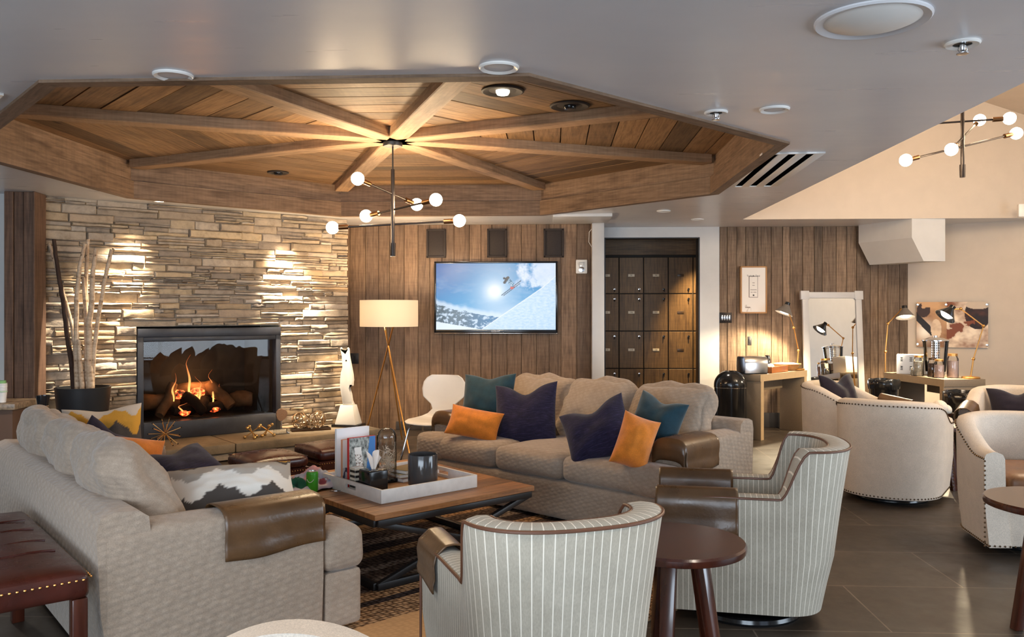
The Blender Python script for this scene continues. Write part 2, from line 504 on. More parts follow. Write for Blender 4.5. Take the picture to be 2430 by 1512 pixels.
M['bronzedark'] = plain('dark_speaker_grille', srgb(44, 34, 30), .7, var=.2, vs=60)
M['paper'] = plain('paper', srgb(238, 234, 228), .8, var=.02)
M['bulb'] = emit('lit_bulb', (1.0, .88, .70), 14)
M['lampin'] = emit('lamp_reflector', (1.0, .84, .6), 5)
M['clear'] = glass('clear_glass', (1, 1, 1), 0, 1.35, .97)
M['print'] = colattr('printed_sheet', .45)
M['screen'] = colattr('lit_screen', .2, .62)
M['printcloth'] = colattr('printed_cloth', .9, 0, .1, 160)
M['green'] = plain('lime_green', srgb(70, 170, 40), .3, var=.06)
M['charcoal'] = plain('charcoal_base', srgb(58, 54, 52), .6, var=.1)
M['bark'] = None
def birch():
    n = NT('birch_bark'); n.set(.75, 0, .25); co = n.coord('UV', (9, 6, 1))
    f = n.noise(co, 3, 4, .7)
    n.base(n.ramp(f, [(.30, srgb(70, 50, 38)), (.40, srgb(176, 148, 120)), (.7, srgb(214, 192, 166))]))
    n.bump(f, .3, .004); return n.m
M['bark'] = birch()
M['darkbark'] = leather('dark_bark', srgb(62, 46, 38), .7, .4, 30, .3, .2)
def striped():
    n = NT('pinstriped_upholstery'); n.set(.9, 0, .2)
    co = n.coord('UV'); sp = n.new('ShaderNodeSeparateXYZ'); n.link(co, sp.inputs[0])
    f = n.math('FRACT', n.math('MULTIPLY', sp.outputs[0], 1 / .0245))
    line = n.math('LESS_THAN', n.math('ABSOLUTE', n.math('SUBTRACT', f, .5)), .058)
    ob = n.coord('Object')
    h = n.noise(n.coord('Object', (1, 1, .4)), 240, 2)
    base = n.ramp(n.noise(ob, 10, 3), [(.3, srgb(168, 160, 144)), (.7, srgb(182, 174, 158))])
    base = n.mix(.5, base, n.ramp(h, [(.3, (.8, .8, .8)), (.7, (1.15, 1.15, 1.15))]), 'MULTIPLY')
    n.base(n.mix(line, base, srgb(232, 224, 208)))
    n.bump(h, .2, .002); n.p.inputs['Sheen Weight'].default_value = .15; return n.m
M['stripe'] = striped()
def shade_cloth(name, c, est):
    n = NT(name); n.set(.9, 0, .1); n.base(c)
    n.p.inputs['Subsurface Weight'].default_value = 0
    t = n.new('ShaderNodeBsdfTranslucent'); t.inputs[0].default_value = (*c, 1)
    mx = n.new('ShaderNodeMixShader'); mx.inputs[0].default_value = .45
    n.link(n.p.outputs[0], mx.inputs[1]); n.link(t.outputs[0], mx.inputs[2]); n.link(mx.outputs[0], n.out.inputs[0])
    return n.m
M['shade'] = shade_cloth('linen_lamp_shade', srgb(244, 236, 222), 0)
M['tissue'] = shade_cloth('tissue_paper', srgb(244, 242, 240), 0)
def rugmat():
    n = NT('braided_striped_rug'); n.set(.95, 0, .1)
    co = n.coord('UV'); sp = n.new('ShaderNodeSeparateXYZ'); n.link(co, sp.inputs[0])
    wob = n.math('MULTIPLY_ADD', n.noise(co, 2.2, 2), .05, -.025)
    v = n.math('ADD', sp.outputs[1], wob)
    v = n.math('DIVIDE', v, 3.0)
    J, Tn, Dk, Gy, Bl = srgb(158, 128, 98), srgb(192, 152, 108), srgb(84, 72, 66), srgb(136, 124, 116), srgb(62, 54, 54)
    st = [(0, J), (.155, Tn), (.255, J), (.325, Bl), (.345, J), (.385, Dk), (.41, Gy), (.44, Dk), (.475, Gy), (.50, Dk), (.55, J), (.58, Bl), (.62, Gy), (.66, Dk), (.70, J), (.75, Tn), (.80, J), (.86, Dk), (.9, J)]
    col = n.ramp(v, st, 'CONSTANT')
    vo = n.new('ShaderNodeTexVoronoi'); vo.inputs['Scale'].default_value = 1; vo.inputs['Randomness'].default_value = .45
    n.link(n.coord('UV', (34, 44, 1)), vo.inputs['Vector'])
    h = n.math('SUBTRACT', 1.0, vo.outputs['Distance'])
    flat = n.ramp(v, [(0, (1, 1, 1)), (.155, (.12, .12, .12)), (.255, (1, 1, 1)), (.75, (.12, .12, .12)), (.80, (1, 1, 1))], 'CONSTANT')
    col = n.mix(flat, col, n.mix(1.0, col, n.ramp(h, [(.35, (.30, .26, .24)), (.78, (1.55, 1.5, 1.42))]), 'MULTIPLY'))
    n.base(col)
    n.bump(n.math('MULTIPLY', h, flat), .9, .012); return n.m
M['rug'] = rugmat()
# ================================================================== the room
BX, BY = Vector((CT, ST, 0)), Vector((-ST, CT, 0))          # building axes in the world
# ---- floor
mb = MB()
c = [(-8.5, -3.0), (6.6, -3.0), (6.6, 12.6), (-8.5, 12.6)]
mb.quad([B(x, y, 0) for x, y in c], [(x + .32, y) for x, y in c])
fl = struct(mb.build('floor', M['floor'], fixn=False))
# ---- octagonal recess
OC = Vector((-0.885, 6.27)); OR = 2.83
def octv(R, k): a = math.radians(22.5 + 45 * k) + TH; return Vector((OC.x + R * math.cos(a), OC.y + R * math.sin(a)))
# ---- low ceiling with the octagonal opening, and the lower strip in front of the boarded wall
EDGE = 2.115; SOFF = 9.42
mb = MB(); bm = mb.bm
outer = [(-8.5, -3.0), (EDGE, -3.0), (EDGE, SOFF), (6.6, SOFF), (6.6, 10.6), (-8.5, 10.6)]
def thickplate(z0, z1):
    vo = [bm.verts.new(B(x, y, z0)) for x, y in outer]
    vi = [bm.verts.new((*octv(OR, k), z0)) for k in range(8)]
    es = [bm.edges.new((vo[i], vo[(i + 1) % 6])) for i in range(6)] + [bm.edges.new((vi[i], vi[(i + 1) % 8])) for i in range(8)]
    bmesh.ops.triangle_fill(bm, use_beauty=True, use_dissolve=False, edges=es)
    return vo
thickplate(CEIL, 0)
struct(mb.build('ceiling', M['ceil'], fixn=False, ang=20))
# upper faces of the raised bay: its end wall, its left wall and its sloping ceiling
mb = MB()
zl = lambda x: 3.62 - .34 * (x - 5.0)
mb.quad([B(EDGE, SOFF, CEIL), B(6.6, SOFF, CEIL), B(6.6, SOFF, zl(6.6)), B(EDGE, SOFF, zl(EDGE))])
struct(mb.build('wall_upper', M['paintbeige'], fixn=False))
mb = MB()
mb.quad([B(EDGE + .004, -3.0, CEIL + .01), B(EDGE + .004, SOFF, CEIL + .01), B(EDGE + .004, SOFF, zl(EDGE)), B(EDGE + .004, -3.0, zl(EDGE))])
struct(mb.build('wall_bay', M['paintbeige'], fixn=False))
mb = MB()
mb.quad([B(EDGE, -3.0, zl(EDGE)), B(6.6, -3.0, zl(6.6)), B(6.6, SOFF, zl(6.6)), B(EDGE, SOFF, zl(EDGE))])
struct(mb.build('ceiling_sloped', M['paintbeige'], fixn=False))
# ---- recess boarding: boards parallel to each side, one sector at a time
ROOF = 2.745; BEAM = 2.672
mb = MB(); ap = OR * math.cos(math.radians(22.5))
for k in range(8):
    am = math.radians(45 * (k + 1)) + TH
    n_ = Vector((math.cos(am), math.sin(am), 0)); t_ = Vector((-n_.y, n_.x, 0)); o_ = Vector((OC.x, OC.y, 0))
    wd = .205; r = 0.02
    while r < ap - .02:
        r1 = min(ap, r + wd); w0 = r * math.tan(math.radians(22.5)); w1 = r1 * math.tan(math.radians(22.5))
        dz = random.uniform(-.003, .003)
        p = [o_ + n_ * (r + .0045) - t_ * w0, o_ + n_ * (r + .0045) + t_ * w0, o_ + n_ * (r1 - .0045) + t_ * w1, o_ + n_ * (r1 - .0045) - t_ * w1]
        ou, ov = random.random() * 40, random.random() * 40
        lo = [Vector((q.x, q.y, ROOF + dz)) for q in p]; hi = [Vector((q.x, q.y, ROOF + .03)) for q in p]
        uv = [(-w0 + ou, r + ov), (w0 + ou, r + ov), (w1 + ou, r1 + ov), (-w1 + ou, r1 + ov)]
        L = [mb.bm.verts.new(q) for q in lo]; H_ = [mb.bm.verts.new(q) for q in hi]
        f = mb.bm.faces.new(L[::-1])
        for l, u in zip(f.loops, uv[::-1]): l[mb.uv].uv = u
        for i in range(4): mb.bm.faces.new((L[i], L[(i + 1) % 4], H_[(i + 1) % 4], H_[i]))
        r = r1
mb.lathe([(0, ROOF + .034), (OR, ROOF + .034)], 8, (OC.x, OC.y, 0), cap=False)
struct(mb.build('ceiling_recess', M['roofwood'], fixn=False, ang=20))
# ---- eight radiating beams
ntrim = 1
for k in range(8):
    d = (octv(1, k) - OC).normalized(); d3 = Vector((d.x, d.y, 0)); p3 = Vector((-d.y, d.x, 0))
    mb = MB(); L0, L1 = .02, OR - .10
    mb.plank(Vector((OC.x, OC.y, (BEAM + ROOF) / 2 + .004)) + d3 * ((L0 + L1) / 2), d3, p3, L1 - L0, .145, ROOF - BEAM + .006, .006)
    struct(mb.build('trim_%d' % ntrim, M['beamwood'])); ntrim += 1
# ---- fascia round the opening: a thick lower board and a thinner upper board on each side
for k in range(8):
    mb = MB()
    for z0, z1, th in ((CEIL - .014, 2.568, .075), (2.576, ROOF, .038)):
        ro = OR + .012; ri = OR - th
        a0, a1, b0, b1 = octv(ro, k), octv(ro, k + 1), octv(ri, k), octv(ri, k + 1)
        q = [mb.bm.verts.new((*v, z)) for z in (z0, z1) for v in (a0, a1, b1, b0)]
        ou = random.random() * 30; LL = (a1 - a0).length
        for idx in ((0, 1, 2, 3), (7, 6, 5, 4), (3, 2, 6, 7), (1, 0, 4, 5), (0, 3, 7, 4), (2, 1, 5, 6)):
            f = mb.bm.faces.new([q[i] for i in idx])
            for l in f.loops:
                p = Vector((l.vert.co.x, l.vert.co.y)); t = (p - a0).dot((a1 - a0).normalized())
                l[mb.uv].uv = (t + ou, l.vert.co.z + ou + (p - a0).dot(Vector((a1.y - a0.y, a0.x - a1.x)).normalized()))
    struct(mb.build('trim_%d' % ntrim, M['fascia'], ang=20)); ntrim += 1
# ---- ledgestone chimney wall
P1 = Vector((-1.844, 9.312)); SD = Vector((.777, .629)).normalized(); SN = Vector((SD.y, -SD.x))   # along / towards the room
SLEN = 3.14; P0 = P1 - SD * SLEN
def ST_(t, out, z): v = P0 + SD * t + SN * out; return Vector((v.x, v.y, z))
FT0, FT1, FZ1 = .925, 2.345, 1.258                   # fireplace opening along the wall
off_ = SLEN - 3.0715
HZ = .165
random.seed(21)
mb = MB()
def ledge(t0, t1, z0, z1, base=0.0):
    out = random.uniform(.012, .055) + base; bm = mb.bm
    j = lambda a: random.uniform(-a, a)
    g = .0025
    if t1 - t0 < .02 or z1 - z0 < .008: return
    back = [ST_(t0 + g, 0, z0 + g), ST_(t1 - g, 0, z0 + g), ST_(t1 - g, 0, z1 - g), ST_(t0 + g, 0, z1 - g)]
    m_ = 4; e = min(.009, (z1 - z0) * .22)
    lo, hi, lo2, hi2 = [], [], [], []
    for i in range(m_ + 1):
        t = t0 + g + (t1 - t0 - 2 * g) * i / m_
        ti = t0 + g + e + (t1 - t0 - 2 * g - 2 * e) * i / m_
        w0, w1 = j(.004), j(.004); o = out + j(.007)
        lo.append(ST_(t, out * .75, z0 + g + w0)); hi.append(ST_(t, out * .75, z1 - g + w1))
        lo2.append(ST_(ti, o, z0 + g + e + w0)); hi2.append(ST_(ti, o + j(.006), z1 - g - e + w1))
    V = lambda L: [bm.verts.new(p) for p in L]
    lo, hi, lo2, hi2 = V(lo), V(hi), V(lo2), V(hi2); bk = V(back)
    for i in range(m_):
        bm.faces.new((lo[i], lo[i + 1], lo2[i + 1], lo2[i])); bm.faces.new((lo2[i], lo2[i + 1], hi2[i + 1], hi2[i])); bm.faces.new((hi2[i], hi2[i + 1], hi[i + 1], hi[i]))
    bm.faces.new((lo[0], lo2[0], hi2[0], hi[0])); bm.faces.new((lo[-1], hi[-1], hi2[-1], lo2[-1]))
    bm.faces.new([bk[0], bk[1]] + lo[::-1]); bm.faces.new([bk[3], bk[2]][::-1] + hi)
    bm.faces.new((bk[0], lo[0], hi[0], bk[3])); bm.faces.new((bk[1], bk[2], hi[-1], lo[-1]))
def course(ta, tb, z0, z1):
    t = ta
    while t < tb - .02:
        L = random.uniform(.16, .55); t2 = t + L
        if tb - t2 < .10: t2 = tb
        h = z1 - z0
        q = random.random()
        if q < .42: cuts = [0, 1]
        elif q < .85: cuts = [0, random.uniform(.35, .65), 1]
        else: cuts = [0, .33, .68, 1]
        for a, b in zip(cuts, cuts[1:]):
            if b - a < .7 and random.random() < .4:
                m_ = t + (t2 - t) * random.uniform(.35, .65)
                ledge(t, m_, z0 + h * a, z0 + h * b); ledge(m_, t2, z0 + h * a, z0 + h * b)
            else: ledge(t, t2, z0 + h * a, z0 + h * b)
        t = t2
z = HZ
while z < CEIL - .01:
    h = random.uniform(.05, .085); z2 = min(CEIL, z + h)
    if CEIL - z2 < .03: z2 = CEIL
    if z < FZ1 - .012:
        if z2 > FZ1 - .03: z2 = FZ1 + .004
        course(0, FT0 - .005, z, z2); course(FT1 + .005, SLEN, z, z2)
    else: course(0, SLEN, z, z2)
    z = z2
# core behind the stones
def core(t0, t1, z0, z1):
    pts = [ST_(t0, .004, z0), ST_(t1, .004, z0), ST_(t1, .004, z1), ST_(t0, .004, z1)]
    bk = [ST_(t0, -.5, z0), ST_(t1, -.5, z0), ST_(t1, -.5, z1), ST_(t0, -.5, z1)]
    a = [mb.bm.verts.new(p) for p in pts]; b = [mb.bm.verts.new(p) for p in bk]
    mb.bm.faces.new(a)
    for i in range(4): mb.bm.faces.new((a[i], b[i], b[(i + 1) % 4], a[(i + 1) % 4]))
core(0, FT0, HZ, FZ1); core(FT1, SLEN, HZ, FZ1); core(0, SLEN, FZ1, CEIL)
struct(mb.build('wall_chimney', M['stone'], ang=50))
random.seed(5)
# ---- boarded walls
def boards(name, bx0, bx1, by, z0, z1, wmin, wmax, mat_, skip=None):
    mb = MB(); x = bx0
    while x < bx1 - .01:
        w = random.uniform(wmin, wmax); x2 = min(bx1, x + w)
        if bx1 - x2 < .05: x2 = bx1
        d = random.uniform(0, .008)
        mb.plank(B((x + x2) / 2, by + .012 - d / 2 + .004, (z0 + z1) / 2), (0, 0, 1), BX, z1 - z0, x2 - x - .004, .024 + d, .003)
        x = x2
    bk = [B(bx0, by + .03, z0), B(bx1, by + .03, z0), B(bx1, by + .03, z1), B(bx0, by + .03, z1)]
    mb.quad(bk)
    return struct(mb.build(name, mat_, ang=25))
TVY = 9.816; RWY = 10.23
boards('wall_television', -2.75, .545, TVY, 0, CEIL, .128, .19, M['tvwood'])
boards('wall_boarded', 2.02, 4.27, RWY, 0, CEIL, .085, .165, M['rwood'])
def wallquad(name, p, q, z0, z1, mat_, th=.08):
    """upright wall slab from plan point p to q, thickness away from the camera"""
    mb = MB(); p = Vector(p); q = Vector(q); d = (q - p).normalized(); n_ = Vector((-d.y, d.x))
    if n_.dot((p + q) / 2) < 0: n_ = -n_
    pts = [p, q, q + n_ * th, p + n_ * th]
    mb.prism([(v.x, v.y) for v in pts], z0, z1)
    return struct(mb.build(name, mat_))
# dark skirting under the boarded wall
mb = MB(); mb.box((0, 0, .09), (2.25, .02, .18), .004); struct(mb.build('baseboard_boarded', M['charcoal'], loc=B(3.145, RWY - .006, 0), rot=(0, 0, TH)))
mb = MB(); mb.box((0, 0, .05), (2.4, .018, .10), .004); struct(mb.build('baseboard_television', M['charcoal'], loc=B(-.655, TVY - .008, 0), rot=(0, 0, TH)))
# beige alcove walls on the right
C1 = B(4.255, RWY + .0); C2 = Vector((5.60, 9.56)); C3 = Vector((6.6, 9.0))
wallquad('wall_alcove', C1 - (C2 - C1).normalized() * .06, C2, 0, CEIL, M['paintbeige'])
wallquad('wall_right', C2, C3, 0, CEIL + .3, M['paintbeige'])
# boxed-in duct that comes out of the alcove wall under the ceiling
nr = PD(2243, 537, 9.25); 
def P_(x, y, d): return PD(x, y, d)
prof = [(2164, 537), (2243, 537), (2243, 620), (2192, 620), (2164, 564)]
near = [P_(x, y, 9.22) for x, y in prof]
near[0].z = near[1].z = CEIL
back = [p + Vector((-.29, .72, 0)) for p in near]
mb = MB(); a = [mb.bm.verts.new(p) for p in near]; b = [mb.bm.verts.new(p) for p in back]
mb.bm.faces.new(a); mb.bm.faces.new(b[::-1])
for i in range(5): mb.bm.faces.new((a[i], b[i], b[(i + 1) % 5], a[(i + 1) % 5]))
struct(mb.build('trim_41', M['paintwhite'], ang=10))
# ---- white door wall with the dark locker room behind
DX0, DX1 = PD(1435, 700, 10.15), PD(1661, 700, 10.12)
bl = lambda v: (v.x * CT + v.y * ST)
x0 = bl(Vector((DX0.x, DX0.y))); x1 = bl(Vector((DX1.x, DX1.y)))
mb = MB()
HD = 2.305
for cx0, cx1, z0, z1 in ((.548, x0, 0, CEIL), (x1, 2.018, 0, CEIL), (x0, x1, HD, CEIL)):
    v = B((cx0 + cx1) / 2, RWY + .09); mb.box((v.x, v.y, (z0 + z1) / 2), (cx1 - cx0, .18, z1 - z0), 0, rz=TH)
struct(mb.build('wall_doorway', M['paintwhite'], ang=10))
# dark metal lining of the opening
mb = MB()
for cx, z0, z1, w in ((x0 + .006, 0, HD, .012), (x1 - .008, 0, HD, .016)):
    v = B(cx, RWY + .09); mb.box((v.x, v.y, (z0 + z1) / 2), (w, .185, z1 - z0), 0, rz=TH)
v = B((x0 + x1) / 2, RWY + .09); mb.box((v.x, v.y, HD - .006), (x1 - x0, .185, .012), 0, rz=TH)
struct(mb.build('trim_42', M['blackmetal']))
# white post between the boarded wall and the doorway, with its ceiling plate
mb = MB(); mb.box((0, 0, CEIL / 2), (.14, .16, CEIL), .006)
pc = PD(1418.5, 740, 9.73); struct(mb.build('trim_43', M['trimwhite'], loc=(pc.x, pc.y, 0), rot=(0, 0, TH)))
mb = MB(); mb.box((0, 0, -.018), (.62, .62, .036), .006)
pc = PZ(1380, 514, CEIL); struct(mb.build('trim_44', M['trimwhite'], loc=pc, rot=(0, 0, TH)))
# locker room shell
mb = MB()
for (a, b) in (((x0 - .5, RWY + .19), (x0 - .5, 12.2)), ((x1 + .35, RWY + .19), (x1 + .35, 12.2))):
    mb.quad([B(*a, 0), B(*b, 0), B(*b, 2.5), B(*a, 2.5)])
mb.quad([B(x0 - .5, 12.2, 0), B(x1 + .35, 12.2, 0), B(x1 + .35, 12.2, 2.5), B(x0 - .5, 12.2, 2.5)])
mb.quad([B(x0 - .5, RWY + .18, 2.5), B(x1 + .35, RWY + .18, 2.5), B(x1 + .35, 12.2, 2.5), B(x0 - .5, 12.2, 2.5)])
struct(mb.build('wall_lockers', plain('dark_brown_paint', srgb(60, 48, 40), .7), fixn=False))
# ---- left end: boarded post, white wall
pc = PD(50, 700, 7.15)
mb = MB()
for dx, w, dp in ((-.108, .075, 0), (-.03, .08, .012), (.052, .082, .004), (.104, .02, -.02)):
    mb.plank((dx, dp, CEIL / 2), (0, 0, 1), (1, 0, 0), CEIL, w - .003, .22, .004)
struct(mb.build('trim_45', M['postwood'], loc=(pc.x, pc.y + .1, 0), rot=(0, 0, math.radians(6)), ang=25))
wallquad('wall_left', (-7.6, 7.35), (-4.24, 7.28), 0, CEIL, M['paintwhite'])
wallquad('wall_far_left', (-7.6, 7.4), (-7.75, -3.0), 0, CEIL, M['paintwhite'])
# ---- walls behind the camera with their windows (seen in the firebox glass)
def windowwall(name, axis, fix, a0, a1, z1, wins, wname, out):
    """wall along one building axis with openings"""
    mb = MB(); xs = sorted({a0, a1} | {w[0] for w in wins} | {w[1] for w in wins})
    T = .16
    def blk(u0, u1, z0, z1_):
        if axis == 'x': v = B((u0 + u1) / 2, fix + out * T / 2); s = (u1 - u0, T, z1_ - z0)
        else: v = B(fix + out * T / 2, (u0 + u1) / 2); s = (T, u1 - u0, z1_ - z0)
        mb.box((v.x, v.y, (z0 + z1_) / 2), s, 0, rz=TH)
    for u0, u1 in zip(xs, xs[1:]):
        w = [w for w in wins if w[0] <= u0 + 1e-6 and w[1] >= u1 - 1e-6]
        if w: blk(u0, u1, 0, w[0][2]); blk(u0, u1, w[0][3], z1)
        else: blk(u0, u1, 0, z1)
    struct(mb.build(name, M['paintwhite'], ang=10))
    for i, (u0, u1, z0, zt) in enumerate(wins):
        mb = MB(); fw = .06
        for (cu, cz, su, sz) in (((u0 + u1) / 2, z0 + fw / 2, u1 - u0, fw), ((u0 + u1) / 2, zt - fw / 2, u1 - u0, fw), (u0 + fw / 2, (z0 + zt) / 2, fw, zt - z0), (u1 - fw / 2, (z0 + zt) / 2, fw, zt - z0), ((u0 + u1) / 2, (z0 + zt) / 2, fw, zt - z0)):
            if axis == 'x': v = B(cu, fix + out * .05); s = (su, .06, sz)
            else: v = B(fix + out * .05, cu); s = (.06, su, sz)
            mb.box((v.x, v.y, cz), s, 0, rz=TH)
        global nwin
        struct(mb.build('window_%d' % nwin, M['blackmetal'])); nwin += 1
nwin = 1
windowwall('wall_back', 'x', -2.9, -7.7, 6.6, 3.9, [(-4.6, -1.9, .5, 2.2), (-1.5, 1.4, .5, 2.2), (3.0, 5.6, .5, 2.2)], 'window', -1)
windowwall('wall_side', 'y', 6.15, -2.9, 9.1, 3.9, [(.8, 2.5, .35, 2.2), (2.9, 4.6, .35, 2.2)], 'window', 1)
# ================================================================== hearth and fireplace
mb = MB()
RZS = math.atan2(SD.y, SD.x)
def hearth_block(t0, t1, d0, d1, z0, z1, bev):
    v = P0 + SD * ((t0 + t1) / 2) + SN * ((d0 + d1) / 2)
    mb.box((v.x, v.y, (z0 + z1) / 2), (t1 - t0, d1 - d0, z1 - z0), bev, rz=RZS)
hr = empty('hearth', (0, 0, 0), 0, 'long low flagstone hearth running along the foot of the stacked stone wall', 'hearth')
for a, b in ((.12, 1.62), (1.626, 3.19)):
    mb = MB(); hearth_block(a, b, -.02, .69, HZ - .085, HZ, .012); mb.build('slab', M['slab'], hr)
random.seed(3)
sv = mb
mb = MB(); P0s, ledge_P0 = P0, P0
P0 = ledge_P0 + SN * .60
t = .16
while t < 3.1:
    L = random.uniform(.2, .5); ledge(t, min(3.12, t + L), 0.0, HZ - .087); t += L
P0 = ledge_P0
v = P0 + SD * 1.64 + SN * .29; mb.box((v.x, v.y, (HZ - .09) / 2), (2.96, .6, HZ - .09), 0, rz=RZS)
mb.build('stone_base', M['stone'], hr, ang=50)

fp = empty('fireplace', ST_(1.63, 0, HZ), RZS, 'black steel framed gas fireplace with burning logs set in the stone wall', 'fireplace')
# local frame: x along the wall, y into the wall, z up from the hearth
FW = FT1 - FT0; fx0, fx1 = -FW / 2 + (FT0 + FT1) / 2 - 1.63, FW / 2 + (FT0 + FT1) / 2 - 1.63
gx0, gx1, gz0, gz1 = fx0 + .055, fx1 - .05, .335 - HZ, 1.112 - HZ
ft = FZ1 - HZ
mb = MB()
def bar(a, b, y0, y1, z0, z1, bev=.004): mb.box(((a + b) / 2, (y0 + y1) / 2, (z0 + z1) / 2), (b - a, y1 - y0, z1 - z0), bev)
bar(fx0, gx0, -.045, .10, 0.002, ft - .02); bar(gx1, fx1, -.045, .10, 0.002, ft - .02)
bar(gx0, gx1, -.045, .10, 0.002, gz0); bar(fx0, fx1, -.055, .10, gz1 + .045, ft - .02); bar(gx0, gx1, -.04, .1, gz1, gz1 + .045)
mb.build('steel_surround', M['steel'], fp)
mb = MB()
D_ = .52
q = [(gx0, .06, gz0), (gx1, .06, gz0), (gx1, .06, gz1), (gx0, .06, gz1)]
r = [(gx0 + .12, D_, gz0), (gx1 - .12, D_, gz0), (gx1 - .12, D_, gz1), (gx0 + .12, D_, gz1)]
for i in range(4): mb.quad([q[i], q[(i + 1) % 4], r[(i + 1) % 4], r[i]])
mb.quad(r)
mb.box((0, .75, .5), (FW + .2, .06, 1.3)); 
mb.build('firebox', plain('sooty_firebox', (.016, .014, .013), .8, var=.4, vs=9), fp, fixn=False)
mb = MB(); mb.box(((gx0 + gx1) / 2, .045, (gz0 + gz1) / 2), (gx1 - gx0, .006, gz1 - gz0))
gp = NT('tinted_fire_glass'); tr = gp.new('ShaderNodeBsdfTransparent'); tr.inputs[0].default_value = (.80, .78, .76, 1)
gl = gp.new('ShaderNodeBsdfGlossy'); gl.inputs['Roughness'].default_value = .01; mx = gp.new('ShaderNodeMixShader'); mx.inputs[0].default_value = .02
gp.link(tr.outputs[0], mx.inputs[1]); gp.link(gl.outputs[0], mx.inputs[2]); gp.link(mx.outputs[0], gp.out.inputs[0])
mb.build('fire_glass', gp.m, fp)
# logs
logm = leather('charred_bark', srgb(112, 84, 62), .85, .5, 26, .5, .2)
charm = leather('charred_log', srgb(44, 34, 30), .9, .4, 30, .5, .2)
def log(p0, p1, r, m_=logm, bend=.03, s=1):
    mb = MB(); p0, p1 = Vector(p0), Vector(p1); pts = []; rs = []
    for i in range(9):
        t = i / 8; p = p0.lerp(p1, t) + noise.noise_vector(Vector((t * 2.2 + s * 5, s, 0))) * bend
        pts.append(p); rs.append(r * (1 + .16 * noise.noise(Vector((t * 4, s * 3.3, 0)))) * (.85 if i in (0, 8) else 1))
    vs = mb.tube(pts, rs, 12)
    for v in vs: v.co += noise.noise_vector(v.co * 22 + Vector((s, 0, 0))) * .008
    return mb.build('log', m_, fp, ang=60)
g0 = gz0 + .03
log((gx0 + .02, .28, g0 + .12), (gx0 + .42, .34, g0 + .16), .085, s=1)
log((gx0 + .22, .16, g0 + .02), (gx0 + .40, .34, g0 + .30), .055, s=2)
log((gx0 + .40, .33, g0 + .23), (gx0 + .80, .32, g0 + .25), .075, s=3)
log((gx0 + .44, .14, g0 + .20), (gx0 + .62, .10, g0 + .02), .05, charm, s=4)
log((gx0 + .72, .28, g0 + .30), (gx0 + .93, .16, g0 + .06), .062, s=5)
log((gx0 + .95, .30, g0 + .12), (gx0 + 1.16, .22, g0 + .12), .078, s=6)
log((gx0 + .33, .18, g0 + .05), (gx0 + .55, .2, g0 + .05), .055, charm, s=7)
log((gx0 + .64, .18, g0 + .06), (gx0 + .84, .2, g0 + .06), .055, charm, s=8)
log((gx0 + .60, .14, g0 + .03), (gx0 + .66, .22, g0 + .16), .05, charm, s=9)
em = NT('glowing_embers'); nz = em.noise(em.coord('Object'), 28, 3)
ec = em.ramp(nz, [(.40, (.02, .004, .002)), (.52, (.9, .08, .02)), (.66, (1, .42, .10))])
em.base((.02, .01, .01)); em.link(ec, em.p.inputs['Emission Color']); em.p.inputs['Emission Strength'].default_value = 2.6
for (x, z, w, h, y) in ((.42, .20, .10, .07, .26), (.60, .20, .11, .08, .26), (.44, .03, .09, .05, .155), (.72, .045, .11, .05, .15), (.80, .17, .07, .06, .26)):
    mb = MB(); vs = mb.sphere((gx0 + x, y, g0 + z), .5, 12, 8, (w * 1.5, .06, h * 1.5))
    for v in vs: v.co += noise.noise_vector(v.co * 30) * .012
    mb.build('ember', em.m, fp)
fm = NT('flame'); sp = fm.new('ShaderNodeSeparateXYZ'); fm.link(fm.coord('UV'), sp.inputs[0])
fc = fm.ramp(sp.outputs[0], [(0, (1, .55, .15)), (.35, (1, .42, .12)), (1, (.9, .18, .05))])
e_ = fm.new('ShaderNodeEmission'); fm.link(fc, e_.inputs[0]); fm.link(fm.math('MULTIPLY_ADD', sp.outputs[0], -1.6, 2.4), e_.inputs[1])
t_ = fm.new('ShaderNodeBsdfTransparent'); mx = fm.new('ShaderNodeMixShader')
fm.link(fm.math('MULTIPLY_ADD', sp.outputs[0], -.55, .85), mx.inputs[0]); fm.link(t_.outputs[0], mx.inputs[1]); fm.link(e_.outputs[0], mx.inputs[2]); fm.link(mx.outputs[0], fm.out.inputs[0])
def flame(x, z, h, w, s, y=.2):
    mb = MB(); pts, rs = [], []
    for i in range(15):
        t = i / 14; k = noise.noise(Vector((t * 2.6, s * 7.7, 0)))
        pts.append((gx0 + x + (k * .09 + (.03 * math.sin(s * 2 + t * 4))) * t, y + noise.noise(Vector((t * 2, s * 3, 5))) * .04, g0 + z + h * t))
        rs.append(max(.0015, w * (math.sin(math.pi * min(1, t * .8 + .18)) ** 1.2) * (1 - t * .8)))
    mb.tube(pts, rs, 8)
    for f in mb.bm.faces:
        for l in f.loops: l[mb.uv].uv = (min(1, max(0, (l.vert.co.z - g0 - z) / h)), 0)
    o = mb.build('flame', fm.m, fp); return o
flame(.50, .18, .42, .016, 1); flame(.35, .14, .28, .013, 2); flame(.60, .12, .26, .013, 3); flame(.74, .10, .34, .012, 4); flame(.42, .03, .10, .010, 5, .14); flame(.80, .15, .14, .016, 6)
point('fire_glow', fp.matrix_basis @ Vector((gx0 + .58, .22, g0 + .34)), 7, (1, .45, .16), .12)

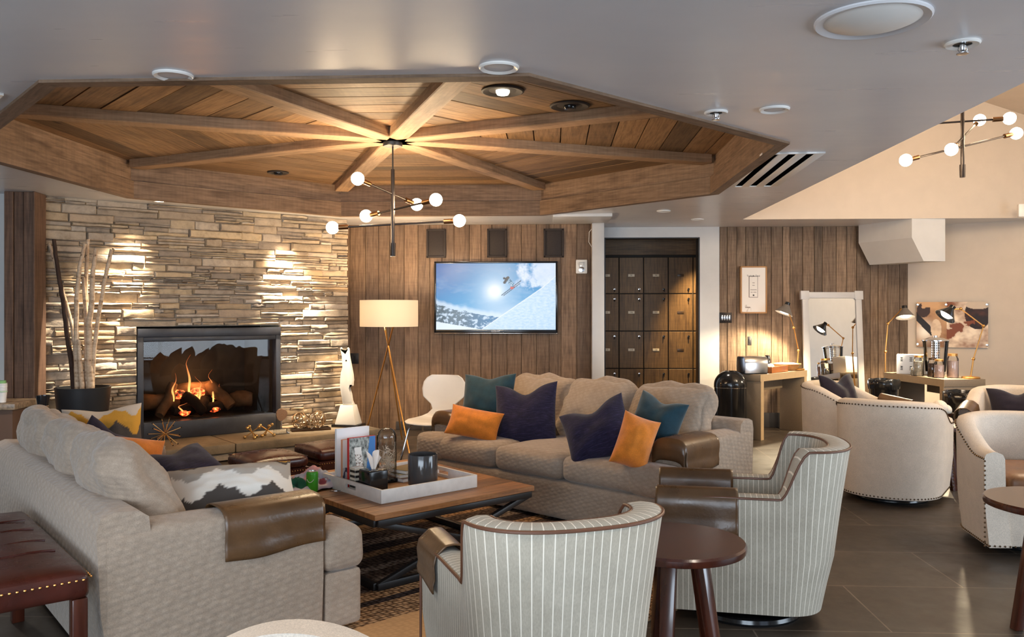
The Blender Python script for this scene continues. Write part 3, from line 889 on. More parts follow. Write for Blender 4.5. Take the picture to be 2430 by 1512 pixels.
# ================================================================== things on the hearth
def starburst(loc):
    o = empty('starburst_ornament', loc, 0, 'spiky brass starburst with black tips standing on the hearth', 'ornament')
    R = .145; c = Vector((0, 0, R * .92)); random.seed(11)
    for i in range(26):
        z = max(-.82, 1 - 2 * (i + .5) / 26); a = i * 2.39996
        d = Vector((math.sqrt(1 - z * z) * math.cos(a), math.sqrt(1 - z * z) * math.sin(a), z))
        mb = MB(); mb.tube([c, c + d * R * .98], .0032, 6); rod = mb.build('rod', M['brass'], o)
        mb = MB(); mb.sphere(c + d * R, .0065, 8, 6); mb.build('tip', M['black'], rod)
    mb = MB(); mb.sphere(c, .015); mb.build('hub', M['brass'], o)
starburst(PZ(392, 1064, HZ))
def jack(loc, rz, tilt, label):
    o = empty('jack_ornament', loc, rz, label, 'ornament', 'polished metal jacks on the hearth')
    L = .082
    Rm = Matrix.Rotation(tilt, 3, 'X') @ Matrix.Rotation(math.radians(45), 3, 'Y')
    # stands on three balls
    ds = [Vector((1, 0, 0)), Vector((0, 1, 0)), Vector((0, 0, 1))]
    q = Vector((1, 1, 1)).rotation_difference(Vector((0, 0, 1))).to_matrix(); ds = [q @ d for d in ds]
    h = L * abs(ds[0].z) + .016; c = Vector((0, 0, h))
    for d in ds:
        mb = MB(); mb.tube([c - d * L, c + d * L], .006, 8)
        for s in (-1, 1): mb.sphere(c + d * L * s, .016, 12, 8)
        mb.build('rod', M['gold'], o)
jack(PZ(598, 1041, HZ), .4, 0, 'polished jack ornament on the hearth, nearer to the starburst')
jack(PZ(634, 1036, HZ), 1.35, 0, 'polished jack ornament on the hearth, nearer to the agate slice')
o = empty('agate_slice_stand', PZ(668, 1030, HZ), RZS, 'slice of banded agate on a clear block stand on the hearth', 'ornament')
mb = MB(); mb.box((0, 0, .025), (.14, .09, .05), .004); mb.build('clear_base', glass('acrylic', (.93, .95, .96), .02, 1.45, .9), o)
mb = MB(); mb.tube([(0, 0, .05), (0, 0, .14)], .005, 8); mb.build('stem', M['steelbrushed'], o)
am = NT('agate'); wv = am.new('ShaderNodeTexWave'); wv.wave_type = 'RINGS'; wv.rings_direction = 'Y'; wv.inputs['Scale'].default_value = 22; wv.inputs['Distortion'].default_value = 3
mp = am.coord('Object'); am.link(mp, wv.inputs['Vector']); am.base(am.ramp(wv.outputs[1], [(0, srgb(86, 56, 40)), (.45, srgb(196, 170, 146)), (.8, srgb(122, 84, 60))])); am.set(.25)
mb = MB(); vs = mb.lathe([(.0, -.008), (.058, -.008), (.062, 0), (.058, .008), (0, .008)], 28)
for v in vs: v.co *= 1 + .07 * math.sin(3 * math.atan2(v.co.y, v.co.x) + 1)
bmesh.ops.transform(mb.bm, matrix=Matrix.Rotation(math.pi / 2, 4, 'X'), verts=vs)
mb.build('agate_slice', am.m, o, (0, 0, .195))
# wire spheres on a tray
o = empty('trinket_tray', PZ(736, 1021, HZ), RZS - .25, 'flat rectangular bronze tray on the hearth holding woven wire spheres', 'tray')
mb = MB(); mb.box((0, 0, .008), (.40, .15, .016), .003)
for s in (-1, 1): mb.box((s * .197, 0, .014), (.008, .15, .024), .002); mb.box((0, s * .072, .014), (.40, .008, .024), .002)
mb.build('tray_body', M['darkbronze'], o)
trs = o
def wiresphere(loc, r, s, label):
    mb = MB(); random.seed(s)
    for i in range(11):
        n_ = Vector((random.gauss(0, 1), random.gauss(0, 1), random.gauss(0, 1))).normalized(); off = random.uniform(-.55, .55) * r
        u = n_.orthogonal().normalized(); w = n_.cross(u); rr = math.sqrt(r * r - off * off)
        mb.tube([n_ * off + u * math.cos(a) * rr + w * math.sin(a) * rr for a in [2 * math.pi * k / 28 for k in range(28)]], .0045, 6, closed=True)
    o = mb.build('wire_sphere', metal('aged_wire_%d' % s, srgb(176, 152, 122), .3), None, loc)
    tag(o, label, 'ornament', 'woven wire spheres on the hearth tray')
def ontray(x, y, r): v = trs.matrix_basis @ Vector((x, y, 0)); return (v.x, v.y, HZ + .018 + r)
wiresphere(ontray(-.10, .0, .085), .085, 31, 'larger woven wire sphere at the agate end of the hearth tray')
wiresphere(ontray(.075, .01, .09), .09, 32, 'larger woven wire sphere at the sculpture end of the hearth tray')
wiresphere(ontray(-.005, -.035, .05), .05, 33, 'small woven wire sphere between the two larger ones')
# white sculpture
o = empty('fox_sculpture', PZ(827, 1012, HZ), RZS - .9, 'tall white abstract long-eared animal sculpture on a tapered plinth on the hearth', 'sculpture')
k = 8.95 / F
mb = MB(); mb.box((0, 0, .014), (.30, .22, .028), .003); mb.build('base_plate', M['black'], o)
mb = MB(); a, b, h = .118, .072, .205
vs = [mb.bm.verts.new((sx * w, sy * w * .8, z)) for z, w in ((.028, a), (.028 + h, b)) for sx, sy in ((-1, -1), (1, -1), (1, 1), (-1, 1))]
for f in ((3, 2, 1, 0), (4, 5, 6, 7), (0, 1, 5, 4), (1, 2, 6, 5), (2, 3, 7, 6), (3, 0, 4, 7)): mb.bm.faces.new([vs[i] for i in f])
bmesh.ops.bevel(mb.bm, geom=mb.bm.edges[:], offset=.004, segments=2, affect='EDGES', profile=.5)
mb.build('plinth', M['whitematte'], o)
out = [(303, 1158), (296, 1100), (286, 1040), (285, 985), (292, 945), (303, 912), (308, 880), (298, 838), (285, 790), (290, 783), (304, 802), (318, 836), (322, 834), (330, 800), (335, 783), (342, 792), (346, 850), (356, 900), (368, 960), (372, 1000), (370, 1034), (362, 1034), (352, 1008), (346, 1020), (345, 1050), (351, 1092), (364, 1128), (378, 1158)]
poly = [((x - 338) / 2.75 * k * .98, -(y - 1158) / 2.75 * k + .030 + h) for x, y in out]
mb = MB(); mb.prism(poly[::-1], -.042, .042, Matrix.Rotation(math.pi / 2, 4, 'X'), .012)
fig = mb.build('figure', M['whitematte'], o, (0, 0, 0), (0, 0, -(RZS - .9)), ang=40)
for s in (-1, 1):
    mb = MB(); mb.sphere(((328 - 338) / 2.75 * k, s * .043, -(868 - 1158) / 2.75 * k + .03 + h), .009, 10, 8, (1, .5, 1))
    mb.build('eye', M['black'], o, (0, 0, 0), (0, 0, -(RZS - .9)))
# ---- birch poles in a black planter
PC = PZ(196, 1046, HZ); 
pv = PD(197, 918, 7.30)
PH = pv.z - HZ
o = empty('planter', (pv.x, pv.y, HZ), 0, 'tall tapered black planter holding birch poles, standing on the hearth', 'planter')
mb = MB(); mb.lathe([(0, 0), (.165, 0), (.172, .01), (.222, PH - .02), (.226, PH), (.212, PH), (.208, PH - .05), (0, PH - .05)], 40); mb.build('pot', M['blackmatte'], o)
mb = MB(); vs = mb.lathe([(0, PH - .045), (.12, PH - .042), (.206, PH - .048)], 24); mb.build('soil', plain('dark_soil', (.02, .015, .012), .95, var=.4, vs=40, bs=60, bstr=.8), o)
d0 = 7.3
def pole(pts, r0, r1, m_, label, dd):
    P = []
    for x, y in pts: P.append((100 + x / 3.78, 560 + y / 3.78))
    mb = MB(); base = PD(*P[0], d0 + dd * .3); base.z = HZ + PH - .05
    L = [PD(x, y, d0 + dd * (.3 + .7 * (P[0][1] - y) / 360)) for x, y in P]; L[0] = base
    # smooth subdivide
    Q = []
    for i in range(len(L) - 1):
        for s in range(6): Q.append(L[i].lerp(L[i + 1], s / 6) + noise.noise_vector(L[i] * 9 + Vector((s, dd * 40, 0))) * .004)
    Q.append(L[-1])
    n_ = len(Q); rs = [(r0 + (r1 - r0) * i / (n_ - 1)) * (1 + .07 * noise.noise(Vector((i * .7, dd * 50, 0)))) for i in range(n_)]
    mb.tube(Q, rs, 10)
    random.seed(int(dd * 1000) + 40)
    o = mb.build('birch_pole', m_, None, ang=60); tag(o, label, 'branch', 'bare poles in the black planter')
    return o
pole([(288, 1375), (262, 1130), (225, 900), (196, 640), (160, 420), (122, 180), (106, 30)], .022, .016, M['darkbark'], 'dark brown bare pole leaning furthest to the side, in the black planter', .02)
pole([(300, 1375), (293, 980), (262, 780), (215, 600), (120, 260), (62, 66)], .018, .012, M['bark'], 'pale birch pole crossing behind the dark pole in the planter', .07)
pole([(316, 1375), (310, 1100), (304, 800), (312, 520), (336, 280), (384, 70)], .024, .015, M['bark'], 'pale birch pole standing almost straight up beside the dark pole in the planter', -.04)
pole([(362, 1375), (345, 1180), (332, 1010), (330, 930)], .021, .014, M['bark'], 'short birch pole cut off low at the front of the planter', -.09)
pole([(404, 1375), (396, 1150), (402, 840), (378, 520), (366, 370)], .019, .015, M['bark'], 'birch pole with its top cut off at about two thirds height', .05)
pole([(440, 1375), (424, 1150), (420, 800), (448, 560), (452, 340), (484, 110)], .031, .017, M['bark'], 'thickest birch pole, white barked, in the middle of the planter', 0.0)
pole([(448, 1375), (456, 1200), (470, 980), (500, 760), (552, 440), (624, 120)], .02, .016, M['bark'], 'birch pole leaning furthest towards the fireplace', .04)
pole([(398, 1375), (394, 900), (392, 420), (402, 200), (412, 30)], .018, .015, M['bark'], 'slim brown birch pole rising tallest behind the others', .11)
# ================================================================== sofas
HL = 1.14
def make_sofa(name, label, loc, rz):
    o = empty(name, loc, rz, label, 'sofa')
    m = M['sofa']
    mb = MB(); rbox(mb, (0, .02, .155), (2 * HL - .06, .86, .25), .03, n=8); rbox(mb, (0, -.475, .155), (2 * HL - .012, .185, .25), .025, n=8); mb.build('base', m, o)
    for sx in (-1, 1):
        for y in (-.40, .40):
            mb = MB(); mb.box((sx * (HL - .1), y, .02), (.06, .06, .04), .004); mb.build('foot', M['blackmatte'], o)
    for sx in (-1, 1):
        mb = MB()
        Wd = .215; y0, y1 = -.375, .48
        n = 22
        # arm: outer face, softly crowned top that dips slightly to the front
        def fn(u, v):
            y = y0 + (y1 - y0) * u
            top = .60 - .018 * (1 - u) ** 2
            # cross-section path
            path = [(.5, .035), (.5, top - .06), (.49, top - .02), (.44, top - .004), (0, top + .012), (-.44, top - .004), (-.49, top - .02), (-.5, top - .06), (-.5, .035)]
            k = v * (len(path) - 1); i = min(len(path) - 2, int(k)); t = k - i
            x = path[i][0] * (1 - t) + path[i + 1][0] * t; z = path[i][1] * (1 - t) + path[i + 1][1] * t
            return (sx * (HL - Wd / 2) + x * Wd * sx, y, z)
        G = mb.grid(n, 16, fn)
        for row in (G[0], G[-1]):
            try: mb.bm.faces.new(row)
            except ValueError: pass
        es = [e for row in (G[0], G[-1]) for e in {e for v in row for e in v.link_edges} if all(w in row for w in e.verts)]
        bmesh.ops.bevel(mb.bm, geom=es, offset=.018, segments=3, profile=.5, affect='EDGES')
        mb.build('arm', m, o, ang=50)
    mb = MB()
    # back frame leaning outwards
    sec = [(.46, .03), (.50, .30), (.515, .60), (.50, .655), (.45, .672), (.37, .665), (.335, .64), (.30, .36), (.30, .03)]
    def fb(u, v):
        x = (u * 2 - 1) * (HL - .004); k = v * (len(sec) - 1); i = min(len(sec) - 2, int(k)); t = k - i
        y = sec[i][0] * (1 - t) + sec[i + 1][0] * t; z = sec[i][1] * (1 - t) + sec[i + 1][1] * t
        return (x, y, z)
    G = mb.grid(20, 24, fb)
    for row in (G[0], G[-1]): mb.bm.faces.new(row)
    mb.build('back', m, o, ang=50)
    w = (2 * HL - .43) / 3
    for i in range(3):
        mb = MB(); x = (i - 1) * w; x0, x1 = x - w / 2 + .003, x + w / 2 - .003
        rbox(mb, ((x0 + x1) / 2, -.12, .365), (x1 - x0, .90, .17), .055, (.006, .012, .028), 12, .004, i + 1)
        if i != 1:   # the outer cushions wrap round in front of the arms
            sg = -1 if i == 0 else 1
            e0 = sg * (HL - .235); e1 = sg * (HL + .004)
            rbox(mb, ((e0 + e1) / 2 - sg * .03, -.478, .368), (abs(e1 - e0) + .06, .195, .178), .04, (.004, .012, .014), 10, .004, i + 5)
        mb.build('seat_cushion', m, o, ang=60)
    for i in range(3):
        mb = MB(); x = (i - 1) * w
        T = Matrix.Translation((x, .270, .648)) @ Matrix.Rotation(math.radians(-29), 4, 'X')
        mb2 = mb
        rbox(mb, (0, 0, 0), (w + .02, .17, .47), .08, (.022, .058, .035), 16, .028, i + 11 + (3 if rz > 0 else 0), T)
        mb.build('back_cushion', m, o, ang=70)
    return o
sofaR = make_sofa('sofa', 'taupe quilted three-seat sofa in front of the television wall, facing the coffee table', (.475, 6.125, 0), math.radians(-43))
sofaL = make_sofa('sofa', 'taupe quilted three-seat sofa seen from its back and side, leather bench behind it', (-1.823, 4.187, 0), math.radians(130))

# leather arm covers
def cover(name, label, M4, half_w, top, L, drop_o, drop_i, front=0.0):
    """sheet over an arm: M4 places local frame x across (outer +), y along (front -), z up; y from 0 back to L"""
    mb = MB(); sec = []
    hw = half_w + .006
    for k in range(5): sec.append((hw + .003 * math.sin(k * 2.1), top - .05 - drop_o * (1 - k / 4.) * 1.0))
    sec += [(hw - .004, top - .018), (hw - .028, top + .004)]
    for k in range(1, 6): sec.append((hw - .028 - (2 * hw - .056) * k / 6, top + .010 + .006 * math.sin(math.pi * k / 6)))
    sec += [(-hw + .028, top + .004), (-hw + .004, top - .018)]
    for k in range(4): sec.append((-hw - .003 * math.sin(k), top - .05 - drop_i * k / 3))
    n = len(sec) - 1
    def fn(u, v):
        k = v * n; i = min(n - 1, int(k)); t = k - i
        x = sec[i][0] * (1 - t) + sec[i + 1][0] * t; z = sec[i][1] * (1 - t) + sec[i + 1][1] * t
        y = L * u
        lowf = max(0, (top - .04 - z)) / .2
        w = noise.noise(Vector((y * 9, z * 4 + v * 3, top * 9)))
        x += math.copysign(1, x) * (w + .25) * .016 * lowf * (1 if abs(x) > hw * .8 else 0)
        z += .012 * lowf * math.sin(u * 5 + 1)
        return M4 @ Vector((x, y, z))
    G = mb.grid(26, n * 2, fn)
    if front > 0:    # flap hanging over the front of the arm
        row = G[0]; mids = [v for v in row if (M4.inverted() @ v.co).z > top - .06]
        prev = mids
        for s in range(1, 5):
            cur = []
            for v in mids:
                p = M4.inverted() @ v.co
                zz = p.z - front * s / 4.
                cur.append(mb.bm.verts.new(M4 @ Vector((p.x, -.004 - .01 * math.sin(s) * 0 - .012 * min(1, s), zz))))
            for i in range(len(mids) - 1): mb.bm.faces.new((prev[i], cur[i], cur[i + 1], prev[i + 1]))
            prev = cur
    ob = mb.build(name, M['brownleather'], ang=80)
    sd = ob.modifiers.new('thick', 'SOLIDIFY'); sd.thickness = .005; sd.offset = 1
    return tag(ob, label, 'arm cover')
def armframe(sofa, sx, y): return sofa.matrix_basis @ Matrix.Translation((sx * (HL - .1075), y, 0)) @ Matrix.Diagonal((sx, 1, 1, 1))
cover('arm_cover', 'brown leather cover over the near arm of the sofa that is seen from behind', armframe(sofaL, -1, -.378), .1075, .60, .43, .13, .08)
cover('arm_cover', 'creased brown leather cover on the sofa arm beside the orange cushion standing on end', armframe(sofaR, 1, -.379), .1075, .60, .40, .13, .06, .13)
cover('arm_cover', 'brown leather cover on the sofa arm next to the white chair', armframe(sofaR, -1, -.379), .1075, .60, .40, .12, .06, .10)
# ================================================================== cushions
def zigzag(cols, n=5, amp=.07):
    """bands with scalloped edges; cols = [(v_end, colour)...]"""
    def f(u, v):
        tri = abs(((u * n) % 1) * 2 - 1)
        sc = .03 * abs(math.sin(u * n * 4 * math.pi)) + .01 * noise.noise(Vector((u * 60, v * 8, 0)))
        vv = v + amp * (tri - .5) + sc
        for e, c in cols:
            if vv < e: return c
        return cols[-1][1]
    return f
def setprint(o, fn):
    me = o.data; ca = me.color_attributes.new('Print', 'FLOAT_COLOR', 'CORNER')
    uvl = me.uv_layers[0].data
    for i in range(len(uvl)):
        u, v = uvl[i].uv; c = fn(u, v); ca.data[i].color = (*c, 1)
def pillow(name, label, mat_, loc, size, normal_deg, pitch, roll, t=.15, notch=0.0, group=None, fn=None, n=26, seed=0, parts=True):
    """soft cushion: normal_deg is the direction its front faces (plan angle), pitch leans it back"""
    w, h = size; mb = MB(); bm = mb.bm; half = {}
    def pos(u, v, s):
        x = w / 2 * u * (1 - .07 * (1 - v * v) ** 1.0 * abs(u) ** 2)
        z = h / 2 * v * (1 - .07 * (1 - u * u) * abs(v) ** 2)
        th = t / 2 * (max(0, 1 - u ** 4) ** .55) * (max(0, 1 - v ** 4) ** .55) * (.55 + .45 * (1 - u * u) * (1 - v * v)) * 1.25
        wr = noise.noise(Vector((u * 2.4 + seed * 3, v * 2.4, s))) * .10 + noise.noise(Vector((u * 6 + seed, v * 6, s * 2))) * .035
        edge = (1 - u ** 6) * (1 - v ** 6)
        th *= 1 + wr * 1.4 * edge
        if notch:
            g = math.exp(-(u / .42) ** 2) * max(0, (v + .55) / 1.55) ** 1.5
            z -= notch * g; th *= 1 - .35 * g
        return Vector((x, s * th, z))
    G = [{}, {}]
    for si, s in enumerate((-1, 1)):
        for i in range(n + 1):
            for j in range(n + 1):
                u, v = math.sin((i / n * 2 - 1) * math.pi / 2 * .92) / math.sin(math.pi / 2 * .92), math.sin((j / n * 2 - 1) * math.pi / 2 * .92) / math.sin(math.pi / 2 * .92)
                e = i in (0, n) or j in (0, n)
                if e and si == 1: G[1][i, j] = G[0][i, j]; continue
                p = pos(u, v, s)
                if e: p.y = 0
                G[si][i, j] = bm.verts.new(p)
        for i in range(n):
            for j in range(n):
                q = [(i, j), (i + 1, j), (i + 1, j + 1), (i, j + 1)]
                if s > 0: q = q[::-1]
                f = bm.faces.new([G[si][k] for k in q])
                for l, k in zip(f.loops, q): l[mb.uv].uv = (k[0] / n, k[1] / n)
    # local -y is the front
    a = math.radians(normal_deg) + math.pi / 2
    R = Matrix.Rotation(a, 4, 'Z') @ Matrix.Rotation(math.radians(-pitch), 4, 'X') @ Matrix.Rotation(math.radians(roll), 4, 'Y')
    o = mb.build(name, mat_, None, loc, R.to_euler(), ang=180)
    if fn: setprint(o, fn)
    tag(o, label, 'cushion', group)
    return o
FR = -133.0      # the television-side sofa faces this way
GR = 'throw cushions on the sofas'
pillow('throw_cushion', 'dark teal velvet cushion at the white chair end of the sofa', M['teal'], PD(1158, 946, 6.62), (.47, .40), FR + 14, 16, -3, .17, .03, GR, seed=1)
pillow('throw_cushion', 'large navy woven cushion with a dented top, next to the orange lumbar cushion', M['navy'], PD(1247, 986, 6.27), (.50, .50), FR + 22, 20, -6, .18, .075, GR, seed=2)
pillow('throw_cushion', 'flat orange velvet lumbar cushion leaning on a navy one', M['orange'], PD(1125, 1005, 6.22), (.42, .235), FR + 28, 26, 9, .13, 0, GR, seed=3)
pillow('throw_cushion', 'navy woven cushion tipped on its corner in the middle of the sofa', M['navy'], PD(1418, 1024, 5.50), (.46, .42), FR + 16, 30, -26, .18, .06, GR, seed=4)
pillow('throw_cushion', 'blue-green velvet cushion against the sofa back beside the leather-covered arm', M['teal'], PD(1558, 1003, 5.52), (.36, .36), FR + 6, 18, 13, .19, .035, GR, seed=5)
pillow('throw_cushion', 'bright orange velvet cushion standing on end by the sofa arm', M['orange'], PD(1507, 1049, 5.17), (.235, .34), FR + 44, 16, 20, .19, .0, GR, seed=6)
Gd, Gy_, Gl, Wt, Ch = srgb(206, 156, 66), srgb(178, 170, 160), srgb(196, 186, 174), srgb(236, 230, 220), srgb(84, 78, 74)
zz1 = zigzag([(.16, Gy_), (.36, Wt), (.60, Ch), (.82, Gd), (1.4, Gl)], 2.5, .2)
pillow('throw_cushion', 'square cushion with mustard, grey and white zigzag, at the fireplace end of the sofa', M['printcloth'], PD(248, 1042, 5.02), (.44, .40), -58, 14, -2, .16, .02, GR, zz1, 60, seed=7)
pillow('throw_cushion', 'navy woven cushion tipped in front of the zigzag cushion by the fireplace', M['navy'], PD(238, 1068, 4.86), (.31, .31), -52, 24, 38, .15, .02, GR, seed=8)
pillow('throw_cushion', 'orange velvet cushion lying mostly hidden behind the puffed sofa back', M['orange'], PD(296, 1084, 4.68), (.42, .26), -50, 40, 14, .13, 0, GR, seed=9)
pillow('throw_cushion', 'dark navy cushion lying on the far sofa seat behind the grey zigzag cushion', M['navy'], PD(436, 1120, 4.50), (.46, .42), -40, 62, -8, .15, .05, GR, seed=10)
zz2 = zigzag([(.14, Gd), (.42, Ch), (.64, Wt), (.86, Gy_), (.93, Ch), (.985, Gd), (1.4, Ch)], 3.5, .15)
pillow('throw_cushion', 'large zigzag cushion in white, grey and charcoal leaning on the near sofa arm', M['printcloth'], PD(550, 1178, 3.83), (.60, .38), -64, 54, -1, .17, 0, GR, zz2, 70, seed=11)
# ================================================================== armchairs
def sstep(a, b, x):
    t = max(0, min(1, (x - a) / (b - a))); return t * t * (3 - 2 * t)
def tub_path(hw, yf, ys, yb, n, ex=2.5):
    """plan of the shell from the left front round the back to the right front; front is -y"""
    pts = []
    m = n // 4
    for i in range(m): pts.append(Vector((-hw, yf + (ys - yf) * i / m)))
    for i in range(n - 2 * m + 1):
        a = math.pi - math.pi * i / (n - 2 * m)
        c, s_ = math.cos(a), math.sin(a)
        pts.append(Vector((math.copysign(abs(c) ** (2 / ex), c) * hw, ys + (yb - ys) * abs(s_) ** (2 / ex))))
    for i in range(m - 1, -1, -1): pts.append(Vector((hw, yf + (ys - yf) * i / m)))
    return pts
def resample(pts, n):
    L = [0]
    for a, b in zip(pts, pts[1:]): L.append(L[-1] + (b - a).length)
    out = []
    for i in range(n + 1):
        d = L[-1] * i / n; k = 0
        while k < len(L) - 2 and L[k + 1] < d: k += 1
        t = (d - L[k]) / max(1e-9, L[k + 1] - L[k]); out.append(pts[k].lerp(pts[k + 1], t))
    return out, L[-1]
def shell(mb, pts, total, hfun, th, lean, z0, zin, round_=.02, taper=0.0, leani=None, rows=7):
    """upholstered wrap-round shell; returns outer-top, inner-top lines"""
    bm = mb.bm; N = len(pts); cols = []; otop, itop, obot, midt = [], [], [], []
    for i, p in enumerate(pts):
        t = (pts[min(i + 1, N - 1)] - pts[max(i - 1, 0)]).normalized()
        nrm = Vector((-t.y, t.x))          # outward
        if nrm.dot(p - Vector((0, -.02))) < 0: nrm = -nrm
        h = hfun(p, i / (N - 1)); ln = lean(p)
        col = []; s = total * i / (N - 1)
        def at(off, z):
            f = (z - z0) / .8
            q = p + nrm * (off + ln * max(0, f) ** 1.3 - taper * max(0, (.30 - z)) / .30)
            return Vector((q.x, q.y, z))
        for r in range(rows): col.append((at(0, z0 + (h - round_ - z0) * r / (rows - 1)), 0))
        col.append((at(-round_ * .3, h - round_ * .3), 0)); col.append((at(-round_, h), 0))
        col.append((at(-th / 2, h + .004), 0))
        col.append((at(-th + round_, h), 0)); col.append((at(-th + round_ * .3, h - round_ * .3), 0))
        thi = th + (.03 if h > .6 else 0)
        for r in range(4):
            z = (h - round_) + (zin - (h - round_)) * r / 3
            col.append((at(-th - (.035 * (r / 3)) * (1 if h > .62 else .25), z), 0))
        cols.append([bm.verts.new(c[0]) for c in col])
        otop.append(at(.001, h - round_ * .55)); itop.append(at(-th - .001, h - round_ * .55)); obot.append(at(.002, z0 + .012)); midt.append(at(.003, h - .035))
    m = len(cols[0])
    for i in range(N - 1):
        s0, s1 = total * i / (N - 1), total * (i + 1) / (N - 1)
        for j in range(m - 1):
            f = bm.faces.new((cols[i][j], cols[i + 1][j], cols[i + 1][j + 1], cols[i][j + 1]))
            for l, u in zip(f.loops, (s0, s1, s1, s0)): l[mb.uv].uv = (u, l.vert.co.z)
    for cl in (cols[0], cols[-1]):
        f = bm.faces.new(cl)
        for l in f.loops: l[mb.uv].uv = (l.vert.co.x + .0122, l.vert.co.z)
    return otop, itop, obot, midt
def make_striped():
    o = empty('armchair', (0, 0, 0), 0)
    hw, yf, ys, yb = .272, -.40, .10, .37
    raw = tub_path(hw, yf, ys, yb, 120, 2.6); pts, tot = resample(raw, 120)
    AH, BH = .585, .802
    def hf(p, t): return AH + (BH - AH) * sstep(.13, .235, p.y) - .01 * sstep(-.1, -.4, p.y)
    def lean(p): return .015 + .085 * sstep(.08, .34, p.y)
    mb = MB(); ot, it, ob, mt = shell(mb, pts, tot, hf, .095, lean, .055, .06, .014, .04)
    mb.build('shell', M['stripe'], o, ang=50)
    mb = MB()
    mb.tube(ot, .0055, 8); mb.tube(it, .0055, 8)
    for q in (0, -1):
        a, b = ot[q], it[q]
        mb.tube([Vector((a.x, a.y - .003, .07)), Vector((a.x, a.y - .003, a.z))], .005, 8)
    mb.build('welt', M['welt'], o)
    mb = MB(); rbox(mb, (0, -.10, .40), (.385, .62, .15), .05, (.004, .012, .02), 10); mb.build('seat_cushion', M['stripe'], o, ang=60)
    mb = MB(); mb.box((0, -.05, .20), (.40, .66, .27), .02); 
    for f in mb.bm.faces:
        for l in f.loops: l[mb.uv].uv = (l.vert.co.x + l.vert.co.y * .0 + .012, l.vert.co.z)
    mb.build('front_rail', M['stripe'], o)
    mb = MB(); mb.lathe([(0, 0), (.25, 0), (.255, .012), (.25, .028), (.12, .032), (.12, .07), (0, .07)], 40); mb.build('swivel_base', M['black'], o)
    return o
AR = 'pinstriped swivel armchairs'
ch = make_striped()
def place(o, x, y, face, label, cat='armchair', group=None):
    o.location = (x, y, 0); o.rotation_euler = (0, 0, math.radians(face + 90)); tag(o, label, cat, group)
place(ch, .070, 2.755, 110, 'pinstriped tub armchair seen from behind, nearest to the camera', 'armchair', AR)
ch2 = copy_tree(ch)
place(ch2, 1.10, 3.945, 168, 'pinstriped tub armchair in side view, beside the round walnut side table', 'armchair', AR)
def chairarm(c, sx, y): return c.matrix_basis @ Matrix.Translation((sx * (.272 - .045), y, 0)) @ Matrix.Diagonal((sx, 1, 1, 1))
for c, sx, lb, dr, ln in ((ch, 1, 'tan brown leather cover on the arm of the armchair seen from behind', .09, .24), (ch2, 1, 'brown leather cover on the near arm of the side-view armchair, above the round table', .125, .36), (ch2, -1, 'brown leather cover on the far arm of the side-view armchair, next to the sofa', .09, .36)):
    # in the chair's own frame the viewer's left of the front is -x
    cover('arm_cover', lb, chairarm(c, sx, -.405), .056, .59, ln, dr, .10, .0)

def make_barrel():
    """cream linen barrel chair with a sloping top line and nailheads"""
    o = empty('barrel_chair', (0, 0, 0), 0)
    hw, yf, ys, yb = .37, -.36, .02, .37
    raw = tub_path(hw, yf, ys, yb, 110, 2.15); pts, tot = resample(raw, 110)
    def hf(p, t): return .595 + .152 * sstep(-.26, .22, p.y) + .012 * sstep(.2, .37, p.y)
    def lean(p): return .006 + .01 * sstep(.0, .3, p.y)
    mb = MB(); ot, it, ob, mt = shell(mb, pts, tot, hf, .11, lean, .05, .055, .035, .03)
    mb.build('shell', M['linen'], o, ang=55)
    mb = MB(); rbox(mb, (0, -.09, .30), (.50, .58, .07), .03, (.0, .008, .008), 8); mb.box((0, -.08, .165), (.54, .54, .22), .02); mb.build('seat_base', M['linen'], o, ang=50)
    mb = MB(); rbox(mb, (0, -.08, .405), (.49, .58, .13), .045, (.004, .01, .018), 10); mb.build('seat_cushion', M['tanleather'], o, ang=60)
    # nailheads: along the outer top line, the foot and the front edges
    mb = MB()
    def nails(line, sp, nrmoff=0):
        acc = 0; last = line[0]
        pos = [line[0]]
        for a, b in zip(line, line[1:]):
            seg = (b - a).length; d = 0
            while acc + (seg - d) >= sp:
                d += sp - acc; acc = 0; pos.append(a.lerp(b, d / seg))
            acc += seg - d
        for p in pos: mb.sphere(p, .0062, 6, 4)
    nails(mt, .027); nails(ob, .027)
    for q in (0, -1):
        a = mt[q]; nails([Vector((a.x * .985, a.y - .002, .06)), Vector((a.x * .985, a.y - .002, a.z))], .027)
        nails([Vector((a.x * .985, a.y - .002, .062)), Vector((0, a.y - .0, .062))], .027)
    mb.build('nailhead_trim', M['nail'], o)
    mb = MB(); mb.box((0, -.08 - .262, .165), (.52, .02, .21), .006); mb.build('front_panel', M['linen'], o)
    mb = MB(); mb.lathe([(0, 0), (.25, 0), (.255, .012), (.25, .03), (.12, .034), (.12, .07), (0, .07)], 40); mb.build('swivel_base', M['black'], o)
    return o
BR = 'cream linen barrel chairs'
bc = make_barrel()
place(bc, 2.865, 6.30, 55, 'cream linen barrel chair with its back turned, behind the side-view pinstriped armchair', 'armchair', BR)
b2 = copy_tree(bc); place(b2, 3.13, 5.06, -100, 'cream linen barrel chair at the right edge with its front towards the camera', 'armchair', BR)
b3 = copy_tree(bc); place(b3, 3.02, 7.52, -42, 'cream linen barrel chair by the leaning mirror, holding a dark cushion', 'armchair', BR)
b4 = copy_tree(bc); place(b4, 4.22, 6.98, -128, 'cream linen barrel chair in front of the recycling bin, dark cushion in it', 'armchair', BR)
